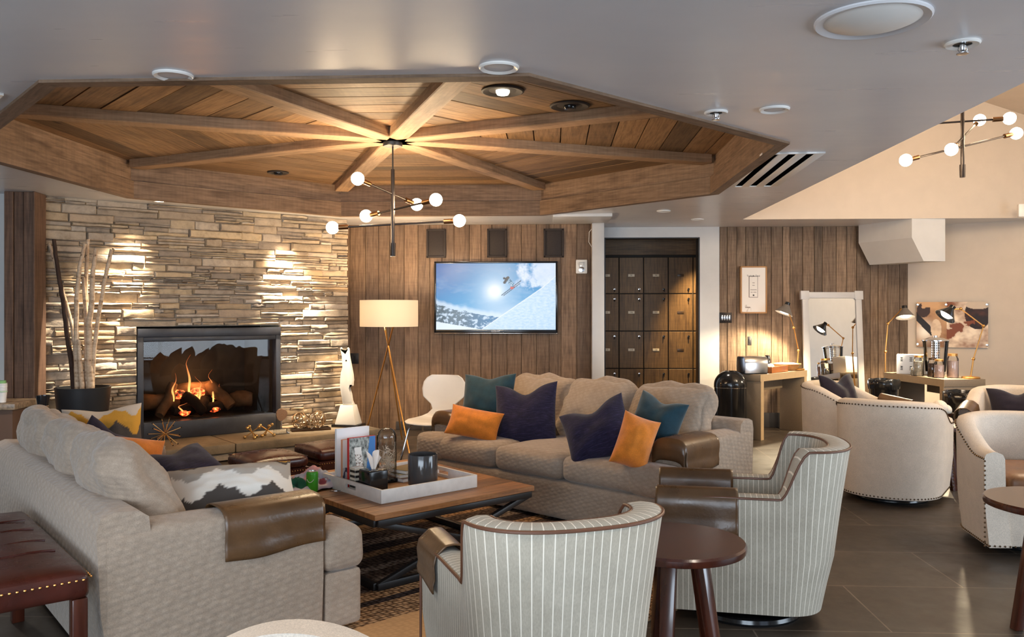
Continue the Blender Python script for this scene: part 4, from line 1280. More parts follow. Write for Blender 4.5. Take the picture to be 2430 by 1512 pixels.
def arch_chair():
    o = empty('dining_chair', (-.462, 1.98, 0), 0, 'cream upholstered chair whose rounded back just shows at the bottom edge', 'chair')
    R = .33; mb = MB()
    pts = [(-.25, .44)] + [(R * math.sin(a), .737 - R + R * math.cos(a)) for a in [(-.80 + 1.6 * k / 20) for k in range(21)]] + [(.25, .44)]
    mb.prism(pts[::-1], -.04, .04, Matrix.Translation((0, -.22, 0)) @ Matrix.Rotation(HALFPI, 4, 'X'), .03); mb.build('backrest', M['linen'], o, ang=60)
    mb = MB(); rbox(mb, (0, .02, .43), (.46, .46, .10), .035, (0, 0, .015), 8); mb.build('seat', M['linen'], o, ang=60)
    for sx in (-1, 1):
        for sy in (-1, 1):
            mb = MB(); mb.tube([(sx * .19, .02 + sy * .19, .39), (sx * .20, .02 + sy * .21, 0)], [.022, .016], 8); mb.build('leg', M['darkwood'], o)
HALFPI = math.pi / 2
arch_chair()
pillow('throw_cushion', 'dark plum cushion with a dented top in the barrel chair by the mirror', M['navyplain'], (3.0, 7.64, .645), (.44, .38), -60, 18, 0, .15, .07, 'plum cushions in the barrel chairs', seed=21)
pillow('throw_cushion', 'dark plum cushion with a dented top in the barrel chair at the recycling bin', M['navyplain'], (4.30, 7.06, .60), (.46, .36), -118, 18, -8, .15, .07, 'plum cushions in the barrel chairs', seed=22)
def barrelcover(c, sx, lb):
    Mx = c.matrix_basis @ Matrix.Translation((sx * .318, -.37, 0)) @ Matrix.Diagonal((sx, 1, 1, 1))
    cover('arm_cover', lb, Mx @ Matrix.Rotation(math.radians(9), 4, 'X'), .062, .60, .28, .12, .08)
barrelcover(b3, -1, 'dark brown leather cover on the arm of the mirror-side barrel chair, nearest the pinstriped armchair')
barrelcover(b3, 1, 'dark brown leather cover on the far arm of the mirror-side barrel chair')
barrelcover(b4, -1, 'brown leather cover on the barrel chair arm next to the bowl of white balls')
# white shell side chair
def white_chair():
    o = empty('side_chair', (-.69, 7.36, 0), math.radians(-18), 'white moulded side chair with thin metal legs against the boarded wall', 'chair')
    prof = [(-.235, .425, .16), (-.20, .44, .19), (-.10, .445, .205), (.05, .44, .205), (.15, .445, .185), (.19, .465, .145), (.215, .51, .105), (.228, .56, .12), (.24, .63, .20), (.255, .70, .215), (.268, .76, .205), (.276, .80, .175), (.282, .825, .13)]
    mb = MB()
    def fn(u, v):
        k = u * (len(prof) - 1); i = min(len(prof) - 2, int(k)); t = k - i; t2 = t * t * (3 - 2 * t)
        y, z, w = [prof[i][q] * (1 - t2) + prof[i + 1][q] * t2 for q in range(3)]
        x = (v * 2 - 1)
        back = sstep(.45, .62, z)
        return (x * w, y - .028 * x * x * back, z + .012 * x * x * (1 - back))
    mb.grid(48, 14, fn)
    s_ = mb.build('seat_shell', M['white'], o, ang=80)
    sd = s_.modifiers.new('t', 'SOLIDIFY'); sd.thickness = .011; sd.offset = 0
    sb = s_.modifiers.new('s', 'SUBSURF'); sb.levels = 1; sb.render_levels = 1
    for sx in (-1, 1):
        for y0, y1 in ((-.10, -.24), (.12, .27)):
            mb = MB(); mb.tube([(sx * .06, (y0 + .01) * .6, .415), (sx * .12, y0 * .9, .418), (sx * .165, y0 + (y1 - y0) * .18, .405), (sx * .18, y0 + (y1 - y0) * .3, .36), (sx * .235, y1, .012), (sx * .236, y1, .0)], .0085, 8); mb.build('leg', M['chrome'], o)
    mb = MB(); mb.box((0, .0, .422), (.16, .18, .016), .004); mb.build('seat_bracket', M['blackmetal'], o)
white_chair()
# ================================================================== tables, bench, ottomans
U = Vector((.752, .659, 0)); V = Vector((-.659, .752, 0)); TZ = math.atan2(U.y, U.x)
NC = Vector((-.677, 4.125, 0)); TL, TW = 1.075, 1.22; TT = .38
tc = NC + U * TL / 2 + V * TW / 2
o = empty('coffee_table', tc, TZ, 'large square coffee table with a reclaimed wood top on a black steel frame', 'coffee table')
mb = MB(); nb = 7; w = TW / nb
for i in range(nb): mb.plank((0, -TW / 2 + w * (i + .5), TT - .014), (1, 0, 0), (0, 1, 0), TL, w - .004, .028, .002)
mb.build('table_top', M['tabletop'], o, ang=25)
mb = MB(); hx, hy = TL / 2 - .02, TW / 2 - .02
def sq(mb, a, b, s=.036):
    a, b = Vector(a), Vector(b); d = b - a; q = d.to_track_quat('X', 'Z').to_matrix().to_4x4()
    q.translation = (a + b) / 2; mb.box((0, 0, 0), (d.length, s, s), .003, M=q)
zt, zb = TT - .047, .019
for z in (zt, zb):
    for s in (-1, 1): sq(mb, (-hx, s * hy, z), (hx, s * hy, z)); sq(mb, (s * hx, -hy, z), (s * hx, hy, z))
mb.build('steel_frame', M['blackmetal'], o)
for s in (-1, 1):
    mb = MB(); sq(mb, (-hx, s * hy, zt), (hx, s * hy, zb), .03); mb.build('cross_brace', M['blackmetal'], o)
    mb = MB(); sq(mb, (hx, s * hy, zt), (-hx, s * hy, zb), .03); mb.build('cross_brace', M['blackmetal'], o)
# rug
mb = MB(); r0 = NC - V * 1.12 - U * .62; RL, RW = 2.55, 3.0
# v runs away from the camera across the stripes
def rp(a, b, z): p = r0 + U * a + V * b; return (p.x, p.y, z)
mb.bm.verts.ensure_lookup_table()
mb.quad([rp(0, 0, .010), rp(RL, 0, .010), rp(RL, RW, .010), rp(0, RW, .010)], [(0, 0), (RL, 0), (RL, RW), (0, RW)])
lo = [(0, 0), (RL, 0), (RL, RW), (0, RW)]
for i in range(4):
    a, b = lo[i], lo[(i + 1) % 4]; mb.quad([rp(*a, .001), rp(*b, .001), rp(*b, .010), rp(*a, .010)], [a, b, b, a])
rg = mb.build('rug', M['rug'], fixn=False); tag(rg, 'braided jute rug with charcoal and tan stripes under the coffee table', 'rug')
for w_ in bpy.data.objects:
    if w_.get('category') in ('coffee table',): w_.location.z = .011
# round side tables
def roundtable(loc, r, H_, label, legs=4, ph=.3):
    o = empty('side_table', loc, ph, label, 'side table', 'round walnut side tables')
    mb = MB(); mb.lathe([(0, H_ - .034), (r - .012, H_ - .034), (r - .003, H_ - .030), (r, H_ - .02), (r, H_ - .008), (r - .006, H_), (0, H_)], 64); mb.build('table_top', M['darkwood'], o)
    for k in range(legs):
        a = 2 * math.pi * k / legs
        q = Matrix.Rotation(a, 4, 'Z')
        mb = MB()
        P = [(r * .40, H_ - .036), (r * .74, 0)]
        vs = []
        for (x, z), w_ in zip(P, (.055, .042)):
            for sx, sy in ((-1, -1), (1, -1), (1, 1), (-1, 1)): vs.append(mb.bm.verts.new(q @ Vector((x + sx * .019, sy * w_ / 2, z))))
        for f in ((3, 2, 1, 0), (4, 5, 6, 7), (0, 1, 5, 4), (1, 2, 6, 5), (2, 3, 7, 6), (3, 0, 4, 7)): mb.bm.faces.new([vs[i] for i in f])
        bmesh.ops.bevel(mb.bm, geom=mb.bm.edges[:], offset=.004, segments=2, affect='EDGES', profile=.5)
        mb.build('leg', M['darkwood'], o)
    return o
roundtable((.602, 3.075, 0), .256, .56, 'round dark walnut side table between the two pinstriped armchairs', 5, .55)
roundtable((2.44, 3.72, 0), .30, .56, 'round dark walnut side table cut by the right edge, in front of the barrel chair', 4, .2)
roundtable((3.42, 6.72, 0), .26, .50, 'round walnut side table between the barrel chairs, under a bowl of white balls', 4, .2)
# long leather bench behind the sofa
a_, b_ = Vector((.766, .643, 0)), Vector((-.643, .766, 0))
bcn = Vector((-1.462, 2.905, 0)); BL, BWd, BH_ = 1.20, .50, .50
bo = empty('bench', bcn - a_ * BWd / 2 + b_ * BL / 2, math.atan2(b_.y, b_.x), 'long oxblood leather bench with brass nailheads standing behind the sofa', 'bench')
mb = MB(); rbox(mb, (0, 0, BH_ - .05), (BL, BWd, .10), .03, (.0, .0, .018), 12, .003, 4); mb.build('seat', M['mahogany'], bo, ang=60)
mb = MB()
for f_ in (-.28, -.1, .12, .3): mb.tube([(f_ + .012 * math.sin(k), -BWd / 2 + .05 + (BWd - .1) * k / 10, BH_ + .0095 + .005 * (1 - (k / 5 - 1) ** 2)) for k in range(11)], .003, 6)
mb.build('tufting_seam', M['mahogany'], bo)
mb = MB(); hx, hy = BL / 2 + .002, BWd / 2 + .002
def nailrow(a, b, sp=.022, r=.0050):
    a, b = Vector(a), Vector(b); n_ = int((b - a).length / sp)
    for i in range(n_ + 1): mb.sphere(a.lerp(b, i / n_), r, 6, 4)
zN = BH_ - .028
for a_n, b_n in (((-hx, -hy + .03, zN), (-hx, hy - .03, zN)), ((hx, -hy + .03, zN), (hx, hy - .03, zN)), ((-hx + .03, -hy, zN), (hx - .03, -hy, zN)), ((-hx + .03, hy, zN), (hx - .03, hy, zN))):
    mb = MB(); nailrow(a_n, b_n); mb.build('nailhead_row', M['brassnail'], bo)
for sx in (-1, 1):
    for sy in (-1, 1):
        mb = MB(); mb.box((sx * (BL / 2 - .035), sy * (BWd / 2 - .035), (BH_ - .095) / 2), (.05, .05, BH_ - .095), .004); mb.build('leg', M['darkwood'], bo)
# cube ottomans before the hearth
def ottoman(near, label):
    s = .44; c = Vector((near[0], near[1], 0)) + U * s / 2 + V * s / 2
    o = empty('ottoman', c, TZ, label, 'ottoman', 'oxblood leather ottomans')
    mb = MB(); q = []
    for z, w_ in ((.035, .36), (.29, .425), (.315, .43)):
        q.append([mb.bm.verts.new((sx * w_ / 2, sy * w_ / 2, z)) for sx, sy in ((-1, -1), (1, -1), (1, 1), (-1, 1))])
    mb.bm.faces.new(q[0][::-1]); mb.bm.faces.new(q[2])
    for a, b in zip(q, q[1:]):
        for i in range(4): mb.bm.faces.new((a[i], a[(i + 1) % 4], b[(i + 1) % 4], b[i]))
    mb.build('body', M['mahogany'], o, ang=20)
    mb = MB(); rbox(mb, (0, 0, .355), (.425, .425, .085), .036, (0, 0, .03), 12); mb.build('cushion', M['mahogany'], o, ang=60)
    mb = MB()
    for s1 in (-1, 1):
        mb.tube([(s1 * .2 * (1 - k / 8), -.2 * (1 - k / 8), .392 + .034 * sstep(0, 1, k / 8)) for k in range(9)], .004, 6)
        mb.tube([(s1 * .2 * (1 - k / 8), .2 * (1 - k / 8), .392 + .034 * sstep(0, 1, k / 8)) for k in range(9)], .004, 6)
    mb.build('seam', M['mahogany'], o)
    mb = MB(); h = .216
    def row(a, b):
        a, b = Vector(a), Vector(b); n_ = max(1, int((b - a).length / .019))
        for i in range(n_ + 1): mb.sphere(a.lerp(b, i / n_), .0045, 6, 4)
    for r_ in range(4):
        R4 = Matrix.Rotation(r_ * math.pi / 2, 3, 'Z')
        row(R4 @ Vector((-h, -h, .30)), R4 @ Vector((h, -h, .30))); row(R4 @ Vector((-h + .008, -h, .28)), R4 @ Vector((-.178, -.182, .05))); row(R4 @ Vector((h - .008, -h, .28)), R4 @ Vector((.178, -.182, .05)))
    mb.build('nailhead_trim', M['brassnail'], o)
    for sx in (-1, 1):
        for sy in (-1, 1):
            mb = MB(); mb.box((sx * .14, sy * .14, .018), (.05, .05, .036), .004); mb.build('foot', M['darkwood'], o)
    return o
ottoman((-1.735, 5.55), 'oxblood leather cube ottoman in front of the hearth, nearer to the sofa back')
ottoman((-1.385, 6.00), 'oxblood leather cube ottoman in front of the hearth, half behind the upright books')
# ================================================================== on the coffee table
TS = TT + .011                                     # height of the table surface
tr0 = Vector((-.685, 4.374, 0)); TRL, TRW = .645, .63
o = empty('serving_tray', tr0 + U * TRL / 2 + V * TRW / 2 + Vector((0, 0, TS)), TZ, 'square whitewashed wooden tray on the coffee table', 'tray')
mb = MB(); mb.plank((0, 0, .007), (1, 0, 0), (0, 1, 0), TRL - .02, TRW - .02, .012, .001); mb.build('tray_floor', M['lightwood'], o)
trh, tw = .072, .014
for s in (-1, 1):
    mb = MB(); mb.box((0, s * (TRW / 2 - tw / 2), trh / 2), (TRL, tw, trh), .002); mb.build('side', M['tray'], o)
    # ends with hand holes
    mb = MB(); x = s * (TRL / 2 - tw / 2); hh, hz0, hz1 = .055, .030, .052; W2 = TRW / 2 - tw
    for (ya, yb, za, zb_) in ((-W2, W2, 0, hz0), (-W2, W2, hz1, trh), (-W2, -hh, hz0, hz1), (hh, W2, hz0, hz1)):
        mb.box((x, (ya + yb) / 2, (za + zb_) / 2), (tw, yb - ya, zb_ - za), 0)
    mb.build('handle_side', M['tray'], o, weld=.0005)
def T(u, v, z=0): p = tr0 + U * u + V * v; return Vector((p.x, p.y, TS + .0135 + z))
# candle jar
o = empty('candle_jar', T(.405, .20), 0, 'large smoked grey glass candle jar on the tray', 'candle')
gm = NT('smoked_glass'); gm.base(srgb(70, 68, 68)); gm.set(.12, 0, .6); gm.p.inputs['Alpha'].default_value = .93
mb = MB(); mb.lathe([(0, 0), (.075, 0), (.083, .006), (.085, .02), (.085, .176), (.083, .18), (.079, .176), (.079, .13), (0, .13)], 48); mb.build('glass_jar', gm.m, o)
mb = MB(); mb.lathe([(0, .131), (.078, .131)], 32); mb.build('wax', plain('grey_wax', srgb(96, 90, 86), .5), o)
# glass dome with wire lights
o = empty('glass_cloche', T(.315, .44), 0, 'tall glass dome full of tangled pale twigs on a black base, on the tray', 'glass dome')
mb = MB(); mb.lathe([(0, 0), (.072, 0), (.074, .012), (.070, .02), (0, .02)], 40); mb.build('base', M['black'], o)
r = .058; H_ = .315
mb = MB(); mb.lathe([(r, .02)] + [(r, .02 + (H_ - .02 - r) * k / 6) for k in range(1, 7)] + [(r * math.cos(a), H_ - r + r * math.sin(a)) for a in [math.pi / 2 * k / 8 for k in range(1, 9)]], 40, cap=False)
mb.build('dome', M['clear'], o)
mb = MB(); random.seed(8)
for i in range(46):
    p = Vector((random.uniform(-.03, .03), random.uniform(-.03, .03), random.uniform(.03, .12))); pts = [p]
    d = Vector((random.gauss(0, .5), random.gauss(0, .5), 1)).normalized()
    for k in range(9):
        d = (d + Vector((random.gauss(0, .75), random.gauss(0, .75), random.gauss(.05, .5)))).normalized(); q = pts[-1] + d * .022
        rr = math.hypot(q.x, q.y)
        if rr > .05: q.x *= .05 / rr; q.y *= .05 / rr
        q.z = max(.025, min(.285, q.z)); pts.append(q)
    mb.tube(pts, .0016, 4)
tw_ = mb.build('twigs', plain('pale_twigs', srgb(232, 218, 196), .6), o); tw_['kind'] = 'stuff'
# tissue box
o = empty('tissue_box', T(.085, .215), TZ, 'glossy black cube tissue box on the tray', 'tissue box')
mb = MB(); mb.box((0, 0, .065), (.118, .118, .13), .008, 3); mb.build('box', M['black'], o)
mb = MB()
def tf(u, v):
    a = (u - .5) * 2
    w_ = .012 + .036 * v ** .8
    pk = .055 + .05 * abs(math.sin(a * 2.3 + .9))
    return (a * w_ + .014 * v, .013 * math.sin(a * 7 + v * 2) * (.25 + v) + .010 * v, .128 + v * pk)
mb.grid(22, 12, tf); mb.build('tissue', M['tissue'], o, ang=80)
# black-and-white striped match box behind it
def stripes(n, c0, c1): return lambda u, v: (c0 if int(v * n) % 2 else c1)
def sheet(nm, m_, parent, p, ex, ez, fn, nx=24, ny=32, rot=None):
    """flat print: p corner (top left), ex to the right, ez downwards"""
    mb = MB(); p, ex, ez = Vector(p), Vector(ex), Vector(ez)
    mb.grid(nx, ny, lambda u, v: p + ex * u + ez * v)
    ob = mb.build(nm, m_, parent, fixn=False); me = ob.data
    ca = me.color_attributes.new('Print', 'FLOAT_COLOR', 'CORNER'); uv = me.uv_layers[0].data
    for i in range(len(uv)): ca.data[i].color = (*fn(*uv[i].uv), 1)
    return ob
o = empty('striped_box', T(.05, .33), TZ, 'small cream and black striped box beside the tissue box', 'box')
mb = MB(); mb.box((0, 0, .065), (.055, .055, .13), .002)
bx = mb.build('carton', M['paper'], o)
sheet('stripe_print', M['print'], bx, (-.0275, -.0285, .128), (.055, 0, 0), (0, 0, -.126), stripes(9, srgb(40, 36, 34), srgb(216, 204, 184)), 2, 36)
sheet('stripe_print', M['print'], bx, (-.0285, .0275, .128), (0, -.055, 0), (0, 0, -.126), stripes(9, srgb(40, 36, 34), srgb(216, 204, 184)), 2, 36)
# upright books
def book(u, v, w_, h, th, cov, spine, label, fn=None, page=True):
    """stands on edge: cover faces the near side, spine at the left end"""
    o = empty('book', T(u, v), TZ, label, 'book', 'books standing on the tray')
    mb = MB(); mb.box((w_ / 2, -th / 2 + .0012, h / 2), (w_, .0024, h), .0005); mb.build('cover', cov, o)
    mb = MB(); mb.box((w_ / 2, th / 2 - .0012, h / 2), (w_, .0024, h), .0005); mb.build('cover', cov, o)
    mb = MB(); mb.box((.0015, 0, h / 2), (.003, th, h), .0008); mb.build('spine', spine, o)
    mb = MB(); mb.box((w_ / 2, 0, h / 2), (w_ - .008, th - .005, h - .008)); mb.build('pages', M['paper'], o)
    if fn: sheet('cover_print', M['print'], o, (.004, -th / 2 - .0006, h - .002), (w_ - .006, 0, 0), (0, 0, -(h - .004)), fn, 60, 90)
    return o
def coverA(u, v):
    n1 = noise.fractal(Vector((u * 9, v * 12, 1)), .7, 2, 5)
    if u > .74 + .18 * (v - .2) * -1 and v < .72: return srgb(70, 124, 186)
    a, b = u - .34 - .20 * (v - .3), v - .42
    if abs(a) < .13 and abs(b) < .23:
        return srgb(238, 232, 224) if noise.noise(Vector((u * 30, v * 30, 4))) > -.12 or b < -.08 else srgb(120, 96, 80)
    g = max(0, min(1, .45 + n1 * .5)); return tuple(x * (1 - g) + y * g for x, y in zip(srgb(48, 52, 50), srgb(206, 208, 200)))
def coverB(u, v):
    if (u - .35) ** 2 * 9 + (v - .55) ** 2 < .05: return srgb(50, 54, 70)
    return srgb(214, 216, 206) if v < .6 else srgb(70, 74, 88) if noise.noise(Vector((u * 8, v * 8, 2))) > 0 else srgb(190, 186, 178)
redm, orm, nvm = plain('red_spine', srgb(196, 40, 36), .5), plain('peach_spine', srgb(222, 160, 122), .5), plain('white_cover', srgb(236, 234, 232), .4, var=.01)
book(.03, .395, .176, .285, .016, redm, redm, 'photo-covered book with a red spine, front one of the upright books', coverA)
book(.022, .452, .13, .270, .014, orm, orm, 'thin book with a peach spine behind the red-spined one', coverB)
bw = book(.018, .51, .215, .325, .02, nvm, nvm, 'tall white book at the back of the upright books')
# flat stack of books behind the jar
for i, (w_, d_, h, rz, c, lb) in enumerate(((.22, .17, .022, .1, srgb(150, 120, 110), 'bottom book of the flat stack behind the grey candle jar'), (.21, .16, .02, -.06, srgb(196, 178, 140), 'middle book of the flat stack behind the grey candle jar'), (.19, .15, .022, .18, srgb(120, 100, 62), 'top book of the flat stack behind the grey candle jar'))):
    z = sum((.022, .02, .022)[:i]) + .0012 * i
    o = empty('book', T(.455, .42, z), TZ + rz, lb, 'book', 'books lying in a stack on the tray')
    cm = plain('book_cloth_%d' % i, c, .7)
    for zz in (.0012, h - .0012):
        mb = MB(); mb.box((0, 0, zz), (w_, d_, .0024), .0004); mb.build('cover', cm, o)
    mb = MB(); mb.box((0, 0, h / 2), (w_ - .006, d_ - .006, h - .005)); mb.build('pages', M['paper'], o)
    mb = MB(); mb.box((0, d_ / 2 - .001, h / 2), (w_, .003, h), .0005); mb.build('spine', cm, o)
for i, (dz, lb) in enumerate(((0, 'lower small white card box by the hand hole of the tray'), (.024, 'upper small white card box by the hand hole of the tray'))):
    mb = MB(); mb.box((0, 0, .011), (.075, .05, .022), .002); ob = mb.build('card_box', M['paper'], None, T(.545, .34, dz + .0005), (0, 0, TZ + .2 * i)); tag(ob, lb, 'box', 'small card boxes on the tray')
mb = MB(); mb.box((0, 0, .006), (.09, .05, .012), .002); ob = mb.build('wood_coaster', M['darkwood'], None, T(.25, .12), (0, 0, TZ + .3)); tag(ob, 'small dark wooden block lying in the tray before the candle jar', 'coaster')
# green can
cp = PZ(741, 1168, TS)
o = empty('drink_can', cp, -.15, 'lime green drinks can with a white smile on the coffee table', 'can')
mb = MB(); mb.lathe([(0, .004), (.024, .004), (.027, 0), (.0325, .010), (.033, .012), (.033, .104), (.0325, .107), (.0275, .116)], 36, cap=False); mb.build('can_body', M['green'], o)
mb = MB(); mb.lathe([(.0275, .116), (.0278, .118), (.026, .118), (.025, .114), (0, .114)], 36, cap=False); mb.build('lid', M['steelbrushed'], o)
mb = MB(); mb.tube([(.0335 * math.sin(a), -.0335 * math.cos(a), .060 + .016 * (a / .62) ** 2) for a in [(-.62 + 1.24 * k / 14) for k in range(15)]], .0016, 6); mb.build('smile_mark', M['paper'], o)
def text(s, size, m_, parent, loc, rot, ext=.0006, nm='lettering', align='CENTER'):
    c = bpy.data.curves.new(nm, 'FONT'); c.body = s; c.size = size; c.extrude = ext; c.align_x = align; c.align_y = 'CENTER'
    ob = bpy.data.objects.new(nm, c); COL.objects.link(ob); c.materials.append(m_)
    dg = bpy.context.evaluated_depsgraph_get(); me = bpy.data.meshes.new_from_object(ob.evaluated_get(dg))
    bpy.data.objects.remove(ob); ob = bpy.data.objects.new(nm, me); COL.objects.link(ob)
    if not me.materials: me.materials.append(m_)
    if parent: ob.parent = parent
    ob.location = loc; ob.rotation_euler = rot; return ob
HPI = math.pi / 2
# phone and keys
p = PZ(772, 1158, TS); mb = MB(); mb.box((0, 0, .0045), (.14, .072, .009), .003); ob = mb.build('phone', M['black'], None, p, (0, 0, TZ - .2)); tag(ob, 'black phone lying on the coffee table beside the green can', 'phone')
o = empty('keys', PZ(788, 1166, TS), .4, 'small bunch of keys lying by the phone', 'keys')
mb = MB(); mb.tube([(.014 * math.cos(a), .014 * math.sin(a), .002) for a in [2 * math.pi * k / 20 for k in range(20)]], .0012, 6, closed=True); mb.build('key_ring', M['chrome'], o)
for k in range(2):
    mb = MB(); mb.prism([(.012, -.009), (.03, -.009), (.032, -.003), (.06, -.003), (.06, .003), (.032, .003), (.03, .009), (.012, .009)], .0005, .0025, Matrix.Rotation(.5 * k - .8, 4, 'Z') @ Matrix.Translation((0, 0, .002 * k))); mb.build('key', M['steelbrushed'], o)
# scarf
mb = MB(); sc = PZ(722, 1172, TS)
def sf(u, v):
    x, y = (u - .5) * .44, (v - .5) * .30
    w_ = noise.fractal(Vector((u * 3.1 + 2, v * 3.4, .7)), .8, 2, 3)
    e = max(0, 1 - (2 * u - 1) ** 4) * max(0, 1 - (2 * v - 1) ** 4)
    return (x + w_ * .03, y + w_ * .02, .006 + e * (.05 + .055 * w_) + .012 * (w_ + 1) * .5)
mb.grid(44, 36, sf)
sc_o = mb.build('scarf', M['printcloth'], None, (sc.x - .03, sc.y + .16, TS), (0, 0, .9), ang=80)
def scf(u, v):
    if v < .10 or v > .93: return srgb(216, 200, 206)
    n1 = noise.noise(Vector((u * 6, v * 6, 3)))
    if u < .4: return srgb(36, 92, 78) if n1 > -.2 else srgb(28, 60, 56)
    if n1 > .15: return srgb(196, 150, 160)
    return srgb(160, 170, 196) if n1 > -.2 else srgb(120, 60, 76)
setprint(sc_o, scf); tag(sc_o, 'crumpled green and pink patterned scarf on the coffee table behind the can', 'scarf')
sd = sc_o.modifiers.new('t', 'SOLIDIFY'); sd.thickness = .003
# ================================================================== television wall
ty = lambda x: (TVY + ST * x * 0)                       # depth of the wall along the view is close to constant
def onwall(x, y, by, out=0.0):
    """point of the picture on a building-aligned wall"""
    k = (x - CX) / F; d = (by - out) / (CT - ST * k) if True else 0
    # building by = -wx*ST + wy*CT with wx = k*wy
    return Vector((k * d, d, EYE - (y - HY) / F * d))
a, b = onwall(1031, 621, TVY, .05), onwall(1323, 790, TVY, .05)
tw_, th_ = (b - a).length and math.hypot(b.x - a.x, b.y - a.y), a.z - b.z
o = empty('television', (a + b) / 2, TH, 'wall mounted flat television showing a skier on a snowy slope', 'television')
mb = MB(); mb.box((0, .012, 0), (tw_, .05, th_), .006); mb.build('casing', M['black'], o)
mb = MB()
for (cx, cz, sx, sz) in ((0, th_ / 2 - .011, tw_, .022), (0, -th_ / 2 + .018, tw_, .036), (-tw_ / 2 + .011, 0, .022, th_), (tw_ / 2 - .011, 0, .022, th_)):
    mb.box((cx, -.015, cz), (sx, .012, sz), .003)
mb.build('bezel', M['black'], o)
mb = MB(); mb.box((0, -.012, -th_ / 2 - .004), (tw_ - .01, .03, .009), .003); mb.build('chrome_edge', M['chrome'], o)
def L3(a, b, t): t = max(0, min(1, t)); return tuple(x * (1 - t) + y * t for x, y in zip(a, b))
def seg(px, py, ax, ay, bx, by):
    vx, vy = bx - ax, by - ay; t = max(0, min(1, ((px - ax) * vx + (py - ay) * vy) / (vx * vx + vy * vy))); return math.hypot(px - ax - vx * t, py - ay - vy * t)
def tvpic(u, v):
    x, y = u * 2005, v * 1130                      # picture units as in the photograph
    top, midc, low = srgb(28, 92, 168), srgb(50, 140, 196), srgb(90, 176, 220)
    c = L3(L3(top, midc, (x / 1100 + y / 1200)), low, max(0, y / 1000 - .45))
    w_ = noise.fractal(Vector((x / 420, y / 170, 2)), .8, 2, 4)
    c = L3(c, srgb(190, 214, 236), max(0, w_ * .55) * .6 * min(1, y / 500))
    d = math.hypot(x - 985, y - 480)
    c = L3(c, srgb(196, 220, 240), math.exp(-(d / 330) ** 2) * .85); c = L3(c, (1, 1, 1), math.exp(-(d / 125) ** 2))
    if y > 600: c = L3(c, srgb(206, 222, 238), max(0, min(1, (y - 620) / 260)) * max(0, min(1, (x - 500) / 700)) * .85)
    # spray cloud thrown up by the skis
    cl = noise.fractal(Vector((x / 150, y / 150, 7)), .7, 2.1, 5)
    e = (x - (1360 - .75 * y + (y * y) / 620.)) / 300 + cl * .8
    lim = (425 - y + (x - 1500) * .02) / 90 + cl * 1.2
    if x > 1120: c = L3(c, L3(srgb(196, 214, 238), srgb(226, 234, 248), .5 + cl * .5), max(0, min(1, e)) * max(0, min(1, lim)))
    # far range, forest and snow
    ridge = 590 + 470 * (x / 1100) ** .62 if x < 1100 else 1060
    rz_ = 640 + 250 * min(1, x / 1100) ** .7 + 30 * noise.noise(Vector((x / 90, 3, 0)))
    if y > rz_ - 60 and x < 1150: c = L3(c, srgb(214, 228, 242), min(1, (y - rz_ + 60) / 60) * .8)
    if y > rz_ + 40 and x < 1200:
        n1 = noise.fractal(Vector((x / 70, y / 50, 1)), .6, 2, 5)
        c = srgb(196, 214, 232) if n1 > .28 else L3(srgb(86, 104, 116), srgb(66, 120, 164), max(0, min(1, (x - 420) / 500)))
        if n1 > .05 and n1 <= .28: c = L3(c, srgb(140, 166, 190), .5)
    if x < 900 and y > 990 + 120 * (x / 700): c = srgb(222, 234, 246)
    # the near slope, rising to the right
    edge = 1095 - (x - 800) * .70 - max(0, x - 1800) * .2
    if x > 760 and y > edge:
        n2 = noise.fractal(Vector((x / 60, y / 26, 5)), .7, 2, 4)
        c = L3(srgb(206, 224, 244), srgb(178, 206, 238), max(0, min(1, .35 + n2 * .7 + (y - edge) / 2200)))
        if y < edge + 16: c = srgb(232, 236, 246)
    # skier
    if seg(x, y, 1100, 545, 1420, 300) < 7 or seg(x, y, 1135, 550, 1400, 350) < 6: c = srgb(40, 60, 78)
    if seg(x, y, 1270, 420, 1300, 380) < 26: c = srgb(206, 84, 66)
    if seg(x, y, 1225, 300, 1285, 370) < 36: c = srgb(70, 118, 150) if noise.noise(Vector((x / 16, y / 16, 0))) > -.1 else srgb(190, 214, 232)
    if seg(x, y, 1150, 330, 1195, 260) < 22 or seg(x, y, 1180, 265, 1210, 245) < 22 or math.hypot(x - 1145, y - 258) < 20: c = srgb(30, 32, 38)
    return c
sheet('screen', M['screen'], o, (-tw_ / 2 + .02, -.0135, th_ / 2 - .021), (tw_ - .04, 0, 0), (0, 0, -(th_ - .056)), tvpic, 300, 170)
text('SAMSUNG', .022, plain('logo_silver', (.7, .7, .72), .3), o, (0, -.0225, -th_ / 2 + .018), (HPI, 0, 0), .0004, 'maker_lettering')
# three recessed speakers above it
for i, (xa, xb, ya, yb, lb) in enumerate(((1012, 1058, 544, 612, 'left'), (1156, 1203, 543, 611, 'middle'), (1290, 1338, 543, 611, 'right'))):
    p, q = onwall(xa, ya, TVY, .01), onwall(xb, yb, TVY, .01)
    o = empty('wall_speaker', (p + q) / 2, TH, 'dark brown rectangular wall speaker, %s of the three above the television' % {'left': 'the one nearest the fireplace', 'middle': 'the middle one', 'right': 'the one nearest the doorway'}[lb], 'speaker', 'wall speakers above the television')
    w_, h = math.hypot(q.x - p.x, q.y - p.y), p.z - q.z
    mb = MB()
    for (cx, cz, sx, sz) in ((0, h / 2 - .012, w_, .024), (0, -h / 2 + .012, w_, .024), (-w_ / 2 + .012, 0, .024, h), (w_ / 2 - .012, 0, .024, h)): mb.box((cx, 0, cz), (sx, .03, sz), .004)
    mb.build('frame', M['bronzedark'], o, weld=.0003)
    mb = MB(); mb.box((0, .006, 0), (w_ - .04, .016, h - .04), .002); mb.build('grille', M['bronzedark'], o)
